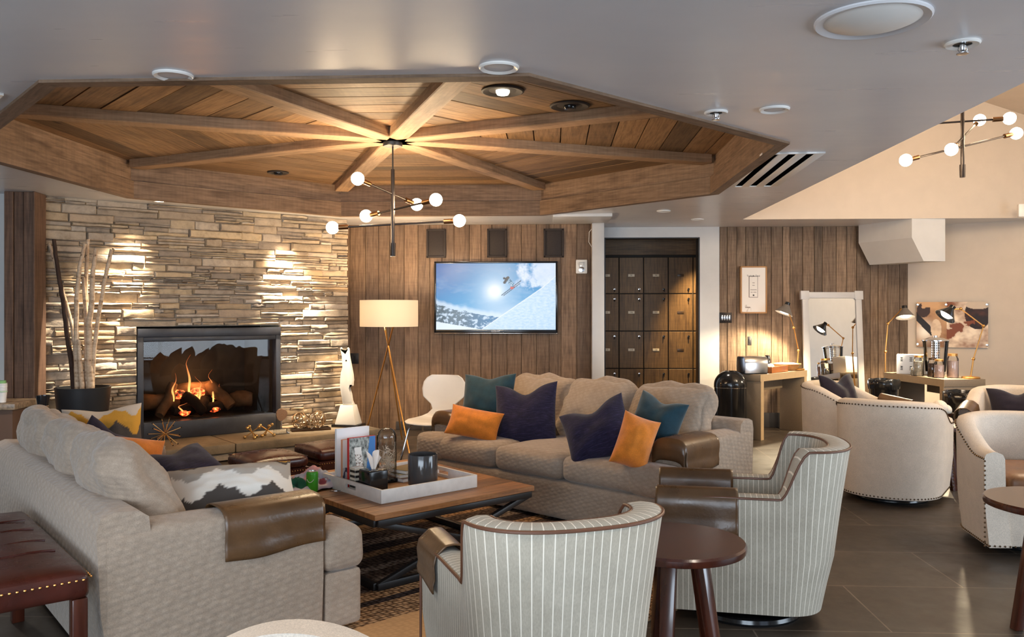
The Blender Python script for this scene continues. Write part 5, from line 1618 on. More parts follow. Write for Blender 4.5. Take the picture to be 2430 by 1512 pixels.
# strobe alarm, thermostat box, socket
p = onwall(1380, 633, TVY, .02)
o = empty('alarm_strobe', p, TH, 'white wall mounted fire alarm strobe beside the television', 'alarm')
mb = MB(); mb.box((0, 0, 0), (.135, .035, .165), .012); mb.build('housing', M['white'], o)
mb = MB(); mb.box((0, -.026, .015), (.06, .03, .075), .008); mb.build('lens', M['clear'], o)
mb = MB(); mb.lathe([(0, 0), (.03, 0), (.032, .008), (0, .012)], 20, (0, 0, 0), Matrix.Translation((0, -.017, -.035)) @ Matrix.Rotation(HPI, 4, 'X')); mb.build('strobe_dome', M['chrome'], o)
def plate(x, y, by, w_, h, lb, n=2, m_=None, cat='socket', nm='wall_socket'):
    o = empty(nm, onwall(x, y, by, .004), TH, lb, cat)
    mb = MB(); mb.box((0, 0, 0), (w_, .010, h), .003); mb.build('plate', m_ or M['blackmatte'], o)
    for k in range(n):
        mb = MB(); mb.box(((k - (n - 1) / 2) * w_ * .8 / n, -.006, 0), (w_ * .5 / n, .008, h * .5), .002); mb.build('rocker' if n > 2 else 'outlet', M['blackmatte'] if n < 3 else M['steelbrushed'], o)
    return o
plate(840, 851, TVY, .115, .125, 'black double wall socket beside the white sculpture')
plate(1722, 754, RWY, .145, .125, 'dark bronze four-gang switch plate under the framed notice', 4, M['gunmetal'], 'switch', 'wall_switch')
plate(1779, 809, RWY, .045, .105, 'small dark wall socket above the toaster', 1)
# cable loop at the white post
p0_, p1_ = onwall(1404, 545, TVY, .03), onwall(1398, 575, TVY, .03)
mb = MB(); mb.tube([(p0_.x + .01, p0_.y - .02, CEIL - .05), (p0_.x - .03, p0_.y - .02, p0_.z - .03), (p1_.x - .005, p1_.y - .02, p1_.z), (p1_.x + .03, p1_.y - .02, p1_.z - .06)], .004, 6)
tag(mb.build('wall_cable', M['paper'], None), 'thin white cable looping down beside the white post', 'cable')
# ---- tripod floor lamp
LC = Vector((-1.285, 8.72, 0)); cross = Vector((-1.296, 8.74, 1.045))
o = empty('floor_lamp', LC, 0, 'brass tripod floor lamp with a white drum shade in the corner', 'floor lamp')
feet = [Vector((-1.01, 8.22, 0)), Vector((-1.62, 9.15, 0)), Vector((-1.20, 9.12, 0))]
for f_ in feet:
    d = (cross - f_); top = f_ + d * ((1.27) / d.z * 1.0)
    mb = MB(); mb.tube([f_ - LC, top - LC], .0085, 10); mb.build('leg', M['brass'], o)
mb = MB(); mb.lathe([(0, 1.245), (.06, 1.245), (.06, 1.30), (0, 1.30)], 24); mb.build('lamp_holder', M['white'], o)
mb = MB(); r = .302
mb.lathe([(r - .002, 1.246), (r, 1.246), (r, 1.52), (r - .003, 1.52), (r - .003, 1.248), (r - .002, 1.246)], 64, cap=False); mb.build('drum_shade', M['shade'], o, fixn=False)
mb = MB(); mb.tube([(0, 0, 1.28), (0, 0, 1.40)], .012, 8); mb.sphere((0, 0, 1.445), .042, 16, 10); mb.build('light_bulb', M['bulb'], o)
mb = MB()
for k in range(3):
    a = 2 * math.pi * k / 3; mb.tube([(0, 0, 1.29), (math.cos(a) * (r - .003), math.sin(a) * (r - .003), 1.29)], .003, 6)
mb.build('shade_spider', M['brass'], o)
point('floor_lamp_light', LC + Vector((0, 0, 1.445)), 140, WARM, .052)
# ================================================================== chandeliers
M['socket'] = metal('aged_brass', srgb(116, 84, 56), .35)
def chandelier(loc, topz, arms, label, hub_h, canopy=True, power=10, rod_r=.0145):
    """arms: (centre height below top, angle, length+, length-, slope)"""
    o = empty('chandelier', loc, 0, label, 'chandelier', 'black mobile chandeliers with globe bulbs')
    mtl = M['gunmetal']
    if canopy:
        mb = MB(); mb.lathe([(0, topz - .03), (.068, topz - .03), (.072, topz - .024), (.072, topz), (0, topz)], 32); mb.build('canopy', M['blackmetal'], o)
    mb = MB(); mb.tube([(0, 0, topz - .01), (0, 0, hub_h[0])], .006, 8); mb.build('cable_rod', M['blackmetal'], o)
    mb = MB(); mb.tube([(0, 0, hub_h[0]), (0, 0, hub_h[1])], rod_r, 10); mb.lathe([(0, hub_h[1] - .10), (.020, hub_h[1] - .10), (.022, hub_h[1] - .03), (.022, hub_h[1]), (0, hub_h[1])], 20); mb.build('stem', mtl, o)
    for (z, p, q) in arms:
        p, q = Vector(p), Vector(q); d = (q - p).normalized()
        mb = MB(); mb.tube([p, q], .0078, 8)
        mid = Vector((0, 0, z)); mb.tube([mid - Vector((0, 0, .016)), mid + Vector((0, 0, .016))], .016, 10)
        arm = mb.build('arm', M['gunmetal'], o)
        for e, s in ((p, -1), (q, 1)):
            mb = MB(); mb.tube([e - d * s * .005, e + d * s * .07], .0185, 14); sk = mb.build('socket', M['socket'], arm)
            c = e + d * s * .113
            mb = MB(); mb.sphere(c, .0478, 20, 14); mb.build('globe_bulb', M['bulb'], arm)
            point('chandelier_light', Vector(loc) + c + Vector((0, 0, -.0)), power, WARM, .056)
    return o
dC = 6.27
cc = PD(932, 340, dC)
def rel(x, y, d): p = PD(x, y, d); return (p.x - cc.x, p.y - cc.y, p.z)
# ends are given where the sockets begin; the hanger sits at the middle of the octagon
def armpts(b0, b1, d0, d1):
    """bulb centres -> rod ends"""
    p, q = Vector(rel(*b0, d0)), Vector(rel(*b1, d1)); u = (q - p).normalized(); return p + u * .113, q - u * .113
A1 = armpts((845, 421), (987, 483), 5.95, 6.40)
A2 = armpts((866, 511), (1033, 472), 6.33, 6.05)
A3 = armpts((775, 534), (1086, 517), 6.05, 6.10)
def zat(p, q):
    t = -p.x / (q.x - p.x); return p.lerp(q, t)
arms = []
for p, q in (A1, A2, A3):
    m_ = zat(p, q); sh = Vector((0, m_.y, 0)); arms.append((m_.z, p - sh, q - sh))
top = BEAM
hb = PD(932, 440, dC).z, PD(932, 577, dC).z
chandelier((cc.x, cc.y, 0), top, arms, 'black and brass mobile chandelier with six lit globe bulbs hanging in the octagonal recess', (hb[0] + .12, hb[1]), True, 34)
dC = 6.6; cc = PD(2284, 330, dC)
A1 = armpts((2150, 300), (2388, 284), 6.75, 6.55)
A2 = armpts((2265, 352), (2332, 282), 6.35, 6.9)
A3 = armpts((2153, 379), (2416, 315), 6.45, 6.7)
arms = []
for p, q in (A1, A2, A3):
    m_ = zat(p, q); sh = Vector((0, m_.y, 0)); arms.append((m_.z, p - sh, q - sh))
hb = PD(2284, 255, dC).z, PD(2284, 391, dC).z
bxc = cc.x * CT + cc.y * ST
chandelier((cc.x, cc.y, 0), zl(bxc) - .015, arms, 'black and brass mobile chandelier hanging in the raised bay at the right edge', (hb[0] + .1, hb[1]), True, 16)
point('bay_fill', B(4.2, 6.4, 3.0), 85, (1, .80, .58), .4)  # added warm fill that brightens the raised bay, no fitting there
# ================================================================== ceiling fittings
def ring_light(x, y, r, label, lens=M['paper'], group='recessed ceiling lights', nm='recessed_light', rim=.022, plane=CEIL, cat='ceiling light', rimm=None, dome=.0):
    p = PZ(x, y, plane); o = empty(nm, (p.x, p.y, plane), 0, label, cat, group)
    mb = MB(); mb.lathe([(r - rim, -.004), (r - .006, -.012), (r, -.006), (r, -.0005), (r - rim, -.0005)], 40, cap=False); mb.build('trim_ring', rimm or M['white'], o)
    mb = MB(); mb.lathe([(0, -.004 - dome), (r * .45, -.004 - dome * .78), (r * .72, -.004 - dome * .3), (r - rim * .9, -.0035), (r - rim * .9, -.0005), (0, -.0005)], 40); mb.build('lens', lens, o)
    return o
offl = plain('frosted_lens', srgb(210, 210, 212), .4, var=.01)
ring_light(2070, 45, .195, 'large round white ceiling speaker near the top right corner', M['white'], None, 'ceiling_speaker', .035, cat='speaker', rimm=M['ceil'], dome=.03)
ring_light(411, 177, .085, 'recessed ceiling light just above the octagon edge, on the fireplace side', offl)
ring_light(1184, 158, .085, 'recessed ceiling light just above the octagon edge, at the middle of the ceiling', offl)
ring_light(1838, 258, .075, 'recessed ceiling light beside the sprinkler, near the point of the octagon', offl)
ring_light(1575, 500, .07, 'recessed ceiling light in front of the locker doorway, nearer the octagon', offl)
ring_light(1655, 520, .07, 'recessed ceiling light in front of the locker doorway, nearer the boarded wall', offl)
def sprinkler(x, y, label, s=1):
    p = PZ(x, y, CEIL); o = empty('sprinkler', (p.x, p.y, CEIL), 0, label, 'sprinkler', 'ceiling sprinklers')
    mb = MB(); mb.lathe([(.032 * s, -.0005), (.062 * s, -.0005), (.064 * s, -.006), (.058 * s, -.012), (.034 * s, -.008)], 32, cap=False); mb.build('escutcheon', M['white'], o)
    mb = MB(); mb.lathe([(0, -.0005), (.033 * s, -.0005), (.033 * s, -.004), (0, -.004)], 24); mb.build('cup', M['blackmatte'], o)
    mb = MB(); mb.lathe([(0, -.004), (.012, -.004), (.010, -.030), (.006, -.034), (.006, -.04), (0, -.04)], 16); mb.build('nozzle', M['chrome'], o)
    for sg in (-1, 1):
        mb = MB(); mb.tube([(sg * .012, 0, -.01), (sg * .017, 0, -.028), (sg * .006, 0, -.042)], .0025, 6); mb.build('frame_arm', M['chrome'], o)
    mb = MB(); mb.lathe([(0, -.043), (.022, -.041), (.022, -.044), (0, -.046)], 20); mb.build('deflector', M['steelbrushed'], o)
sprinkler(2284, 101, 'chrome and white fire sprinkler near the large ceiling speaker', 1.0)
sprinkler(1699, 265, 'chrome and white fire sprinkler near the slanting edge of the octagon', .95)
# eyeball lamps sunk in the octagon boards
def eyeball(x, y, label, lit, r=.13):
    p = PZ(x, y, ROOF); o = empty('eyeball_downlight', (p.x, p.y, ROOF - .004), 0, label, 'ceiling light', 'bronze downlights in the octagon boards')
    mb = MB(); mb.lathe([(r * .62, -.001), (r - .01, -.012), (r, -.008), (r, -.001)], 40, cap=False); mb.build('trim_ring', M['bronzedark'], o)
    mb = MB(); mb.lathe([(0, -.002), (r * .64, -.002)], 32, cap=False); mb.build('recess', M['bronzedark'], o)
    mb = MB(); vs = mb.lathe([(0, -.028), (.034, -.026), (.042, -.012), (.042, -.002)], 24, cap=False); mb.build('lamp_face', M['lampin'] if lit else M['black'], o)
eyeball(1193, 213, 'lit bronze eyeball downlight in the octagon boards, nearer the camera', True)
eyeball(1352, 249, 'bronze eyeball downlight in the octagon boards, nearer the slot vent', False)
eyeball(660, 408, 'small bronze eyeball downlight in the octagon boards above the fireplace', False, .10)
for t_, out_, tx, tz, pw, lb in ((1.05, .30, .60, 1.30, 420, 'nearer the planter'), (2.25, .30, 2.50, 1.36, 460, 'nearer the television wall')):
    p = ST_(t_, out_, CEIL); o = empty('ceiling_spotlight', (p.x, p.y, CEIL), 0, 'small lit spotlight in the ceiling over the stone wall, ' + lb, 'ceiling light', 'ceiling spotlights over the stone wall')
    mb = MB(); mb.lathe([(.038, -.004), (.052, -.008), (.056, -.004), (.056, -.0005), (.038, -.0005)], 32, cap=False); mb.build('trim_ring', M['white'], o)
    mb = MB(); mb.lathe([(0, -.003), (.039, -.003), (.039, -.0005), (0, -.0005)], 24); mb.build('lens', M['lampin'], o)
    spot('stone_spot', (p.x, p.y, CEIL - .02), ST_(tx, .03, tz), pw, (1, .86, .66), 52, 1.0, .04)
# linear slot vents
M['slot'] = plain('slot_shade', (.004, .004, .004), 1.0, 0, 0)
def slot_vent(c, ang, L, W_, n, label):
    o = empty('slot_vent', (c[0], c[1], CEIL), ang, label, 'vent', 'white slot vents')
    mb = MB()
    bw = W_ / (n * 2 + 1)
    for k in range(n + 1): mb.box((0, -W_ / 2 + bw * (2 * k + .5), -.006), (L, bw, .011), .001)
    for s in (-1, 1): mb.box((s * (L / 2 - .01), 0, -.006), (.02, W_, .0112), .001)
    mb.build('frame', M['white'], o)
    mb = MB(); mb.box((0, 0, -.002), (L - .03, W_ - .02, .003)); mb.build('slot_shadow', M['slot'], o)  # black sheet painting the shade inside the slots
p, q = PZ(1786, 440, CEIL), PZ(1882, 362, CEIL)
slot_vent(((p.x + q.x) / 2, (p.y + q.y) / 2), math.atan2(q.y - p.y, q.x - p.x), (q - p).length * 1.02, .40, 3, 'white three-slot ceiling vent beside the point of the octagon')
slot_vent((-2.80, 4.17), math.radians(132.2), .9, .28, 3, 'white ceiling vent cut by the left edge, near the octagon corner')
# ================================================================== lockers
LKY = 11.12
lp = onwall(1435, 697, LKY); lk0 = onwall(1411, 700, LKY)
o = empty('locker_bank', (lk0.x, lk0.y, 0), TH, 'bank of dark wooden day lockers with number plates behind the doorway', 'lockers')
pw = (onwall(1528, 700, LKY) - onwall(1469.5, 700, LKY)).length
zr = [onwall(1500, y, LKY).z for y in (610, 697, 786, 875, 964, 1050)]
lockw = wood('locker_veneer', srgb(74, 56, 38), srgb(104, 80, 52), srgb(126, 98, 64), .45, .15)
mb = MB(); tot_w = pw * 5; mb.box((tot_w / 2, .30, (zr[0] + .33) / 2), (tot_w, .5, zr[0] + .33 - .0), .004); mb.build('carcass', plain('locker_gap', (.01, .008, .006), .7), o)
mb = MB(); mb.plank((tot_w / 2, .04, zr[0] + .16), (1, 0, 0), (0, 0, 1), tot_w, .26, .02, .002); mb.build('top_panel', lockw, o)
platem = plain('locker_plate', srgb(206, 192, 170), .5); platd = plain('bronze_plate', srgb(60, 44, 30), .4)
inkm = plain('plate_ink', srgb(50, 38, 30), .6)
for r_ in range(5):
    for c_ in range(5):
        x = pw * (c_ + .5); z0, z1 = zr[r_ + 1], zr[r_]
        if z0 < .05: z0 = .05
        mb = MB(); mb.plank((x, .036, (z0 + z1) / 2), (0, 0, 1), (1, 0, 0), z1 - z0 - .012, pw - .012, .022, .003); dr = mb.build('door', lockw, o)
        if r_ > 3: continue
        num = 92 + 13 * r_ + c_
        pmt = platem if c_ < 3 else platd
        mb = MB(); mb.box((x, .022, (z0 + z1) / 2), (.085, .006, .034), .002); mb.build('number_plate', pmt, dr)
        text(str(num), .026, inkm, dr, (x, .0185, (z0 + z1) / 2), (HPI, 0, 0), .0003, 'plate_number')
        zk = z0 + .06 if r_ == 0 else z1 - .07
        mb = MB(); mb.lathe([(0, 0), (.014, 0), (.014, .014), (0, .016)], 14, M=Matrix.Translation((x + pw * .32, .025, zk)) @ Matrix.Rotation(HPI, 4, 'X')); mb.build('lock', M['chrome'] if c_ < 2 else M['black'], dr)
        mb = MB(); mb.tube([(x + pw * .32, .008, zk), (x + pw * .325, .004, zk - .035)], .006, 6); mb.build('key', M['black'], dr)
spot('locker_spot', B(1.92, 10.55, 2.40), B(2.0, 11.14, 1.0), 240, (1, .72, .36), 62, .9, .04)
spot('locker_spot', B(1.35, 10.60, 2.40), B(1.3, 11.1, .5), 2.0, (1, .74, .42), 80, .9, .04)  # weak added fill on the lockers, without a fitting
# ================================================================== right wall things
def frame_on(x0, y0, x1, y1, by, out, depth, border, fm, label, nm, cat, pic, nx=40, ny=60, yaw=0.0):
    p, q = onwall(x0, y0, by, out), onwall(x1, y1, by, out); w_, h = math.hypot(q.x - p.x, q.y - p.y), p.z - q.z
    o = empty(nm, (p + q) / 2, TH + yaw, label, cat)
    mb = MB()
    for (cx, cz, sx, sz) in ((0, h / 2 - border / 2, w_, border), (0, -h / 2 + border / 2, w_, border), (-w_ / 2 + border / 2, 0, border, h), (w_ / 2 - border / 2, 0, border, h)): mb.box((cx, 0, cz), (sx, depth, sz), .002)
    mb.build('frame', fm, o, weld=.0002)
    ob = sheet('sheet', M['print'], o, (-w_ / 2 + border * .9, -depth / 2 + .006, h / 2 - border * .9), (w_ - border * 1.8, 0, 0), (0, 0, -(h - border * 1.8)), pic, nx, ny)
    mb = MB(); mb.box((0, .006, 0), (w_ - border * 1.6, depth * .6, h - border * 1.6)); mb.build('backing', M['paper'], o)
    return o, w_, h
def notice(u, v):
    c = srgb(236, 230, 222)
    x, y = u, v
    if .30 < x < .68 and .19 < y < .67 and (abs(x - .31) < .012 or abs(x - .67) < .012 or abs(y - .195) < .006 or abs(y - .665) < .006): return srgb(120, 108, 100)
    if abs(x - .49) < .03 and (abs(y - .195) < .012 or abs(y - .625) < .014): return srgb(50, 40, 36)
    for yy, w_ in ((.345, .05), (.40, .045), (.50, .13), (.555, .12)):
        if abs(y - yy) < .008 and abs(x - .49) < w_ and noise.noise(Vector((x * 60, yy * 40, 0))) > -.25: return srgb(104, 92, 84)
    if x < .40 and y > .80:
        if noise.noise(Vector((x * 14, y * 18, 2))) > .25: return srgb(206, 196, 186)
        if abs(y - .895) < .012 and (.15 < x < .36): return srgb(120, 104, 96)
    return c
o, w_, h = frame_on(1756, 632, 1819, 744, RWY, .035, .06, .018, M['lightwood'], 'white notice in a light oak box frame hung above the toaster', 'framed_notice', 'picture', notice, 60, 90)
text("Today's Deal", .030, inkm, o, (-.005, -.0252, h / 2 - .118), (HPI, 0, 0), .0003)
# leaning mirror
mx0, mx1 = PD(1914, 1013, 9.86), PD(2050, 1013, 9.98)
mc = (mx0 + mx1) / 2; mw = (mx1 - mx0).length; my = math.radians(5.0)
o = empty('leaning_mirror', (mc.x, mc.y - .02, 0), my, 'tall white framed mirror leaning against the boarded wall between the two tables', 'mirror')
Mh = 1.64; tilt = Matrix.Rotation(math.radians(-4.2), 4, 'X')
mb = MB(); fw = .075
for (cx, cz, sx, sz) in ((-mw / 2 + fw / 2, Mh / 2, fw, Mh), (mw / 2 - fw / 2, Mh / 2, fw, Mh), (0, Mh - fw / 2, mw - 2 * fw, fw), (0, fw / 2 + .05, mw - 2 * fw, fw)): mb.box((cx, 0, cz), (sx, .035, sz), .005, M=tilt)
for sx in (-1, 1): mb.box((sx * (mw / 2 - fw / 2 + .004), 0, Mh - fw / 2), (fw + .03, .045, fw + .03), .004, M=tilt); mb.box((sx * (mw / 2 - fw / 2 + .004), 0, .08), (fw + .03, .045, .15), .004, M=tilt)
mb.build('frame', M['trimwhite'], o)
mm = NT('mirror_glass'); mm.base((.86, .87, .87)); mm.set(.012, 1.0)
mb = MB(); mb.box((0, .004, Mh / 2 + .03), (mw - 2 * fw + .02, .012, Mh - 2 * fw), 0, M=tilt); mb.build('mirror_glass', mm.m, o)
# console tables
def console(near, ang, L, Dp, Ht, label, th=.075):
    """waterfall table: local x along the front, y to the back, near = front corner at the camera end"""
    o = empty('console_table', near, ang, label, 'table', 'linen-grained waterfall tables')
    mb = MB(); mb.box((L / 2, Dp / 2, Ht - th / 2), (L, Dp, th), .003); mb.build('top', M['console'], o)
    for x in (th / 2, L - th / 2):
        mb = MB(); mb.box((x, Dp / 2, (Ht - th) / 2), (th * .8, Dp, Ht - th), .003); mb.build('end_panel', M['console'], o)
    mb = MB(); mb.box((L / 2, Dp - .03, Ht - th - .075), (L - 2 * th, .02, .14), .002); mb.build('apron', M['console'], o)
    # pale edge banding
    mb = MB(); mb.box((L / 2, -.001, Ht - th / 2), (L, .004, th), 0); mb.box((th / 2, -.001, (Ht - th) / 2), (th * .8, .004, Ht - th), 0); mb.box((L - th / 2, -.001, (Ht - th) / 2), (th * .8, .004, Ht - th), 0)
    mb.build('edge_banding', M['edgeband'], o)
    return o
n1 = Vector((2.70, 9.07, 0)); a1 = math.atan2(.76, .80)
c1 = console(n1, a1, 1.05, .31, .715, 'linen-grained console table with a toaster on it, next to the black dome bin')
c2 = console(Vector((4.36, 8.42, 0)), math.radians(98), 1.05, -.46, .715, 'linen-grained console table in the corner under the brown photographs')
def on1(x, y, z=.716): return c1.matrix_basis @ Vector((x, y, z))
def on2(x, y, z=.716): return c2.matrix_basis @ Vector((x, y, z))
# toaster
o = empty('toaster', on1(.10, .16), a1 - .55, 'chrome two-slot toaster on the console beside the dome bin', 'toaster')
mb = MB(); poly = [(-.10, 0), (.10, 0), (.105, .10), (.095, .155), (.07, .178), (-.07, .178), (-.095, .155), (-.105, .10)]
mb.prism(poly, -.14, .14, Matrix.Translation((0, 0, .012)) @ Matrix.Rotation(HPI, 4, 'Z') @ Matrix.Rotation(HPI, 4, 'X') , .01); mb.build('shell', M['steelbrushed'], o)
mb = MB(); mb.box((0, 0, .008), (.27, .19, .016), .004); mb.build('base', M['black'], o)
for s in (-1, 1):
    mb = MB(); mb.box((0, s * .035, .189), (.20, .026, .006), .002); mb.build('slot', M['black'], o)
for s in (-1, 1):
    mb = MB(); mb.box((.146, s * .045, .12), (.014, .06, .022), .005); mb.build('lever', M['chrome'], o)
    mb = MB(); mb.sphere((.146, s * .045, .06), .016, 12, 8); mb.build('dial', M['black'], o)
# wooden tray, bowls, box beside it
o = empty('bread_tray', on1(.47, .16), a1 + .05, 'low orange wood serving tray on the console beside the toaster', 'tray')
orw = polished('orange_wood', srgb(150, 84, 36), srgb(186, 112, 54), .4)
mb = MB(); mb.box((0, 0, .008), (.38, .26, .014), .002); mb.build('tray_floor', orw, o)
for (cx, cy, sx, sy) in ((0, -.125, .40, .014), (0, .125, .40, .014), (-.193, 0, .014, .26), (.193, 0, .014, .26)):
    mb = MB(); mb.box((cx, cy, .035), (sx, sy, .07), .002); mb.build('side', orw, o)
random.seed(12)
for i, (x, y, lb) in enumerate(((-.09, .04, 'end'), (.0, .05, 'middle'), (.08, .03, 'far end'))):
    mb = MB(); vs = mb.sphere((0, 0, .035), .04, 14, 10, (1.15, .9, .85))
    for v in vs: v.co += noise.noise_vector(v.co * 22 + Vector((i, 0, 0))) * .008
    ob = mb.build('wrapped_roll', M['paper'], None, on1(.47, .16) + Vector((x * .7 - y * .5, x * .7 + y * .7, .018))); tag(ob, {0: 'white wrapped roll at the toaster end of the orange tray', 1: 'white wrapped roll in the middle of the orange tray', 2: 'white wrapped roll at the bowl end of the orange tray'}[i], 'roll', 'wrapped rolls in the orange tray')
o = empty('serving_bowl', on1(.88, .17), a1, 'wide shallow wooden bowl of white packets at the mirror end of the console', 'bowl')
mb = MB(); mb.lathe([(0, .004), (.08, .004), (.10, .0), (.17, .075), (.165, .078), (.098, .016), (0, .014)], 36); mb.build('bowl_body', M['lightwood'], o)
mb = MB(); vs = mb.lathe([(0, .085), (.10, .082), (.155, .068), (.10, .03), (0, .02)], 28)
for v in vs: v.co += noise.noise_vector(v.co * 25) * .008
pk = mb.build('packets', M['paper'], o); pk['kind'] = 'stuff'
o = empty('menu_box', on1(.50, .32), a1 - .8, 'white upright card box behind the orange tray', 'box')
mb = MB(); mb.box((0, 0, .075), (.20, .04, .15), .004); mb.build('carton', M['paper'], o)
o = empty('coffee_grinder', on1(.70, .31), a1, 'small black grinder jar behind the white card box', 'jar')
mb = MB(); mb.lathe([(0, 0), (.035, 0), (.038, .01), (.036, .13), (.03, .14), (0, .14)], 20); mb.build('jar_body', M['black'], o)
mb = MB(); mb.lathe([(0, .14), (.032, .14), (.026, .175), (0, .18)], 20); mb.build('lid', M['black'], o)
# black dome bin
tb = PZ(1740, 1050, 0); tb = Vector((2.385, 9.11, 0))
o = empty('dome_bin', tb, 0, 'tall glossy black dome-top bin beside the boarded wall', 'bin')
mb = MB(); mb.lathe([(0, 0), (.168, 0), (.172, .012), (.172, .575), (0, .575)], 40); mb.build('bin_body', M['black'], o)
mb = MB(); mb.lathe([(.0, .579), (.176, .579), (.176, .60)] + [(.176 * math.cos(a) if a < 1.05 else .176 * math.cos(a), .60 + .165 * math.sin(a)) for a in [1.2 * k / 9 for k in range(1, 10)]] + [(.062, .748), (.05, .72), (0, .72)], 40); mb.build('dome_lid', M['black'], o)
mb = MB(); mb.tube([(.175 * math.cos(a), .175 * math.sin(a), .577) for a in [2 * math.pi * k / 40 for k in range(40)]], .004, 6, closed=True); mb.build('seam_ring', M['chrome'], o)
# ---- lamps on the tables
def desk_lamp(base, pts, head, aim, label, col=M['brass'], shade_m=None, floor=False, power=9, hs=1.4, ang=110):
    o = empty('task_lamp', base, 0, label, 'lamp', 'brass jointed task lamps')
    b0 = Vector(base)
    mb = MB(); mb.lathe([(0, 0), (.085, 0), (.088, .008), (.082, .018), (.02, .024), (0, .026)], 30); mb.build('base', col, o)
    P = [Vector((0, 0, .02))] + [Vector(p) - b0 for p in pts]
    for i, (a, b) in enumerate(zip(P, P[1:])):
        mb = MB(); mb.tube([a, b], .0085 if i == 0 else .0065, 8); mb.build('arm', col, o)
    for p in P[1:]:
        mb = MB(); mb.sphere(p, .017, 12, 8); mb.build('joint', col, o)
    hd = Vector(head) - b0; d = (Vector(aim) - Vector(head)).normalized()
    q = Vector((0, 0, -1)).rotation_difference(d).to_matrix().to_4x4(); q.translation = hd
    mb = MB(); mb.lathe([(.03, .05), (.03, .085), (.0, .095)], 24, M=q, cap=False); mb.build('shade_cap', M['black'], o)
    mb = MB(); mb.lathe([(.026, .06), (.044, .03), (.075 * hs, -.055), (.0735 * hs, -.055), (.042, .03), (.02, .058)], 32, M=q, cap=False); mb.build('cone_shade', shade_m or M['greyshade'], o, fixn=False)
    mb = MB(); mb.lathe([(0, -.052), (.044, -.048), (.066, -.024), (.038, .02), (0, .035)], 24, M=q); mb.build('light_bulb', M['bulb'], o)
    mb = MB(); mb.tube([P[-1], hd - d * .04], .006, 6); mb.build('neck', col, o)
    spot('task_lamp_light', Vector(head) + d * .095, Vector(aim), power, (1, .80, .52), ang, .5, .035)
    return o
M['greyshade'] = plain('grey_lamp_shade', srgb(120, 112, 104), .4)
d1 = 9.63
bp = on1(.985, .09)
d1 = bp.y
desk_lamp(bp, [PD(1895, 832, d1), PD(1884, 778, d1 - .05)], PD(1864, 734, d1 - .06), PD(1838, 800, d1 - .07), 'jointed brass lamp with a grey shade lighting the framed notice and toaster', power=105, ang=128)
fl_b = PZ(2101, 1012, 0); dl = 9.62; fl_b = Vector((PD(2101, 900, dl).x, dl, 0))
desk_lamp(fl_b, [PD(2101, 835, dl), PD(2107, 768, dl), PD(2139, 735, dl)], PD(2148, 743, dl - .08), PD(2158, 850, dl - .24), 'tall jointed brass lamp standing beside the mirror', power=75, ang=130)
bp = on2(.13, .18)
bp = on2(.10, -.37); d3 = bp.y
desk_lamp(bp, [PD(2310, 852, d3), PD(2334, 774, d3), PD(2280, 733, d3 + .02)], PD(2250, 742, d3 + .05), PD(2216, 785, d3 + .03), 'jointed brass lamp with a black shade in front of the brown photographs', shade_m=M['black'], power=75, ang=140)
# ---- things on the corner table
o = empty('cereal_carton', on2(.74, -.13), math.radians(-28), 'white carton printed with rows of small black marks on the corner table', 'box')
def marks(u, v):
    for cx in (.18, .5, .82):
        for cy in (.16, .24, .32, .62, .70, .78):
            if (u - cx) ** 2 / .0024 + (v - cy) ** 2 / .0009 < 1: return srgb(34, 34, 36)
    return srgb(226, 230, 236)
mb = MB(); mb.box((0, .09, .105), (.29, .18, .21), .003); mb.build('carton', M['paper'], o)
sheet('printed_front', M['print'], o, (-.145, -.001, .21), (.29, 0, 0), (0, 0, -.21), marks, 48, 48)
o = empty('drink_dispenser', on2(.42, -.20), 0, 'large clear glass drink dispenser with a steel infuser and lid on the corner table', 'dispenser')
mb = MB(); mb.lathe([(0, .05), (.095, .05), (.10, .06), (.125, .36), (.13, .37), (.127, .375), (.121, .36), (.097, .064), (0, .056)], 40); mb.build('glass_body', M['clear'], o)
mb = MB(); mb.lathe([(0, 0), (.09, 0), (.09, .05), (0, .05)], 28); mb.build('stand', M['chrome'], o)
mb = MB(); mb.lathe([(0, .378), (.135, .376), (.135, .384), (.06, .41), (.02, .415), (.02, .43), (0, .432)], 36); mb.build('lid', M['chrome'], o)
pf = NT('perforated_steel'); pf.set(.2, 1); vo = pf.new('ShaderNodeTexVoronoi'); vo.inputs['Scale'].default_value = 1; vo.inputs['Randomness'].default_value = 0; pf.link(pf.coord('UV', (14, 40, 1)), vo.inputs['Vector'])
pf.base(pf.ramp(vo.outputs['Distance'], [(.28, (.05, .05, .05)), (.34, (.75, .75, .75))]))
mb = MB(); mb.lathe([(0, .19), (.042, .19), (.042, .376)], 28, cap=False); mb.build('infuser', pf.m, o)
def jar(loc, r, h, lidm, fill, label, nm='glass_jar'):
    o = empty(nm, loc, 0, label, 'jar', 'glass jars on the corner table')
    mb = MB(); mb.lathe([(0, .002), (r * .95, .002), (r, .01), (r, h * .78), (r * .8, h * .88), (r * .8, h * .9)], 28, cap=False); mb.build('glass_body', M['clear'], o)
    mb = MB(); mb.lathe([(0, .006), (r * .93, .006), (r * .94, h * .7), (0, h * .72)], 24); mb.build('contents', fill, o)
    mb = MB(); mb.lathe([(0, h * .9), (r * .84, h * .9), (r * .84, h), (0, h)], 24); mb.build('lid', lidm, o)
pinkm, brn, crm = plain('pink_granules', srgb(214, 184, 170), .8, vs=60), plain('brown_tea', srgb(86, 60, 36), .8, var=.4, vs=60), plain('cream_mix', srgb(196, 184, 160), .8, var=.3, vs=40)
jar(on2(.22, -.10), .05, .19, M['brass'], pinkm, 'shorter pink-filled glass jar at the front of the corner table')
jar(on2(.20, -.24), .055, .25, M['brass'], pinkm, 'taller pink-filled glass jar by the task lamp')
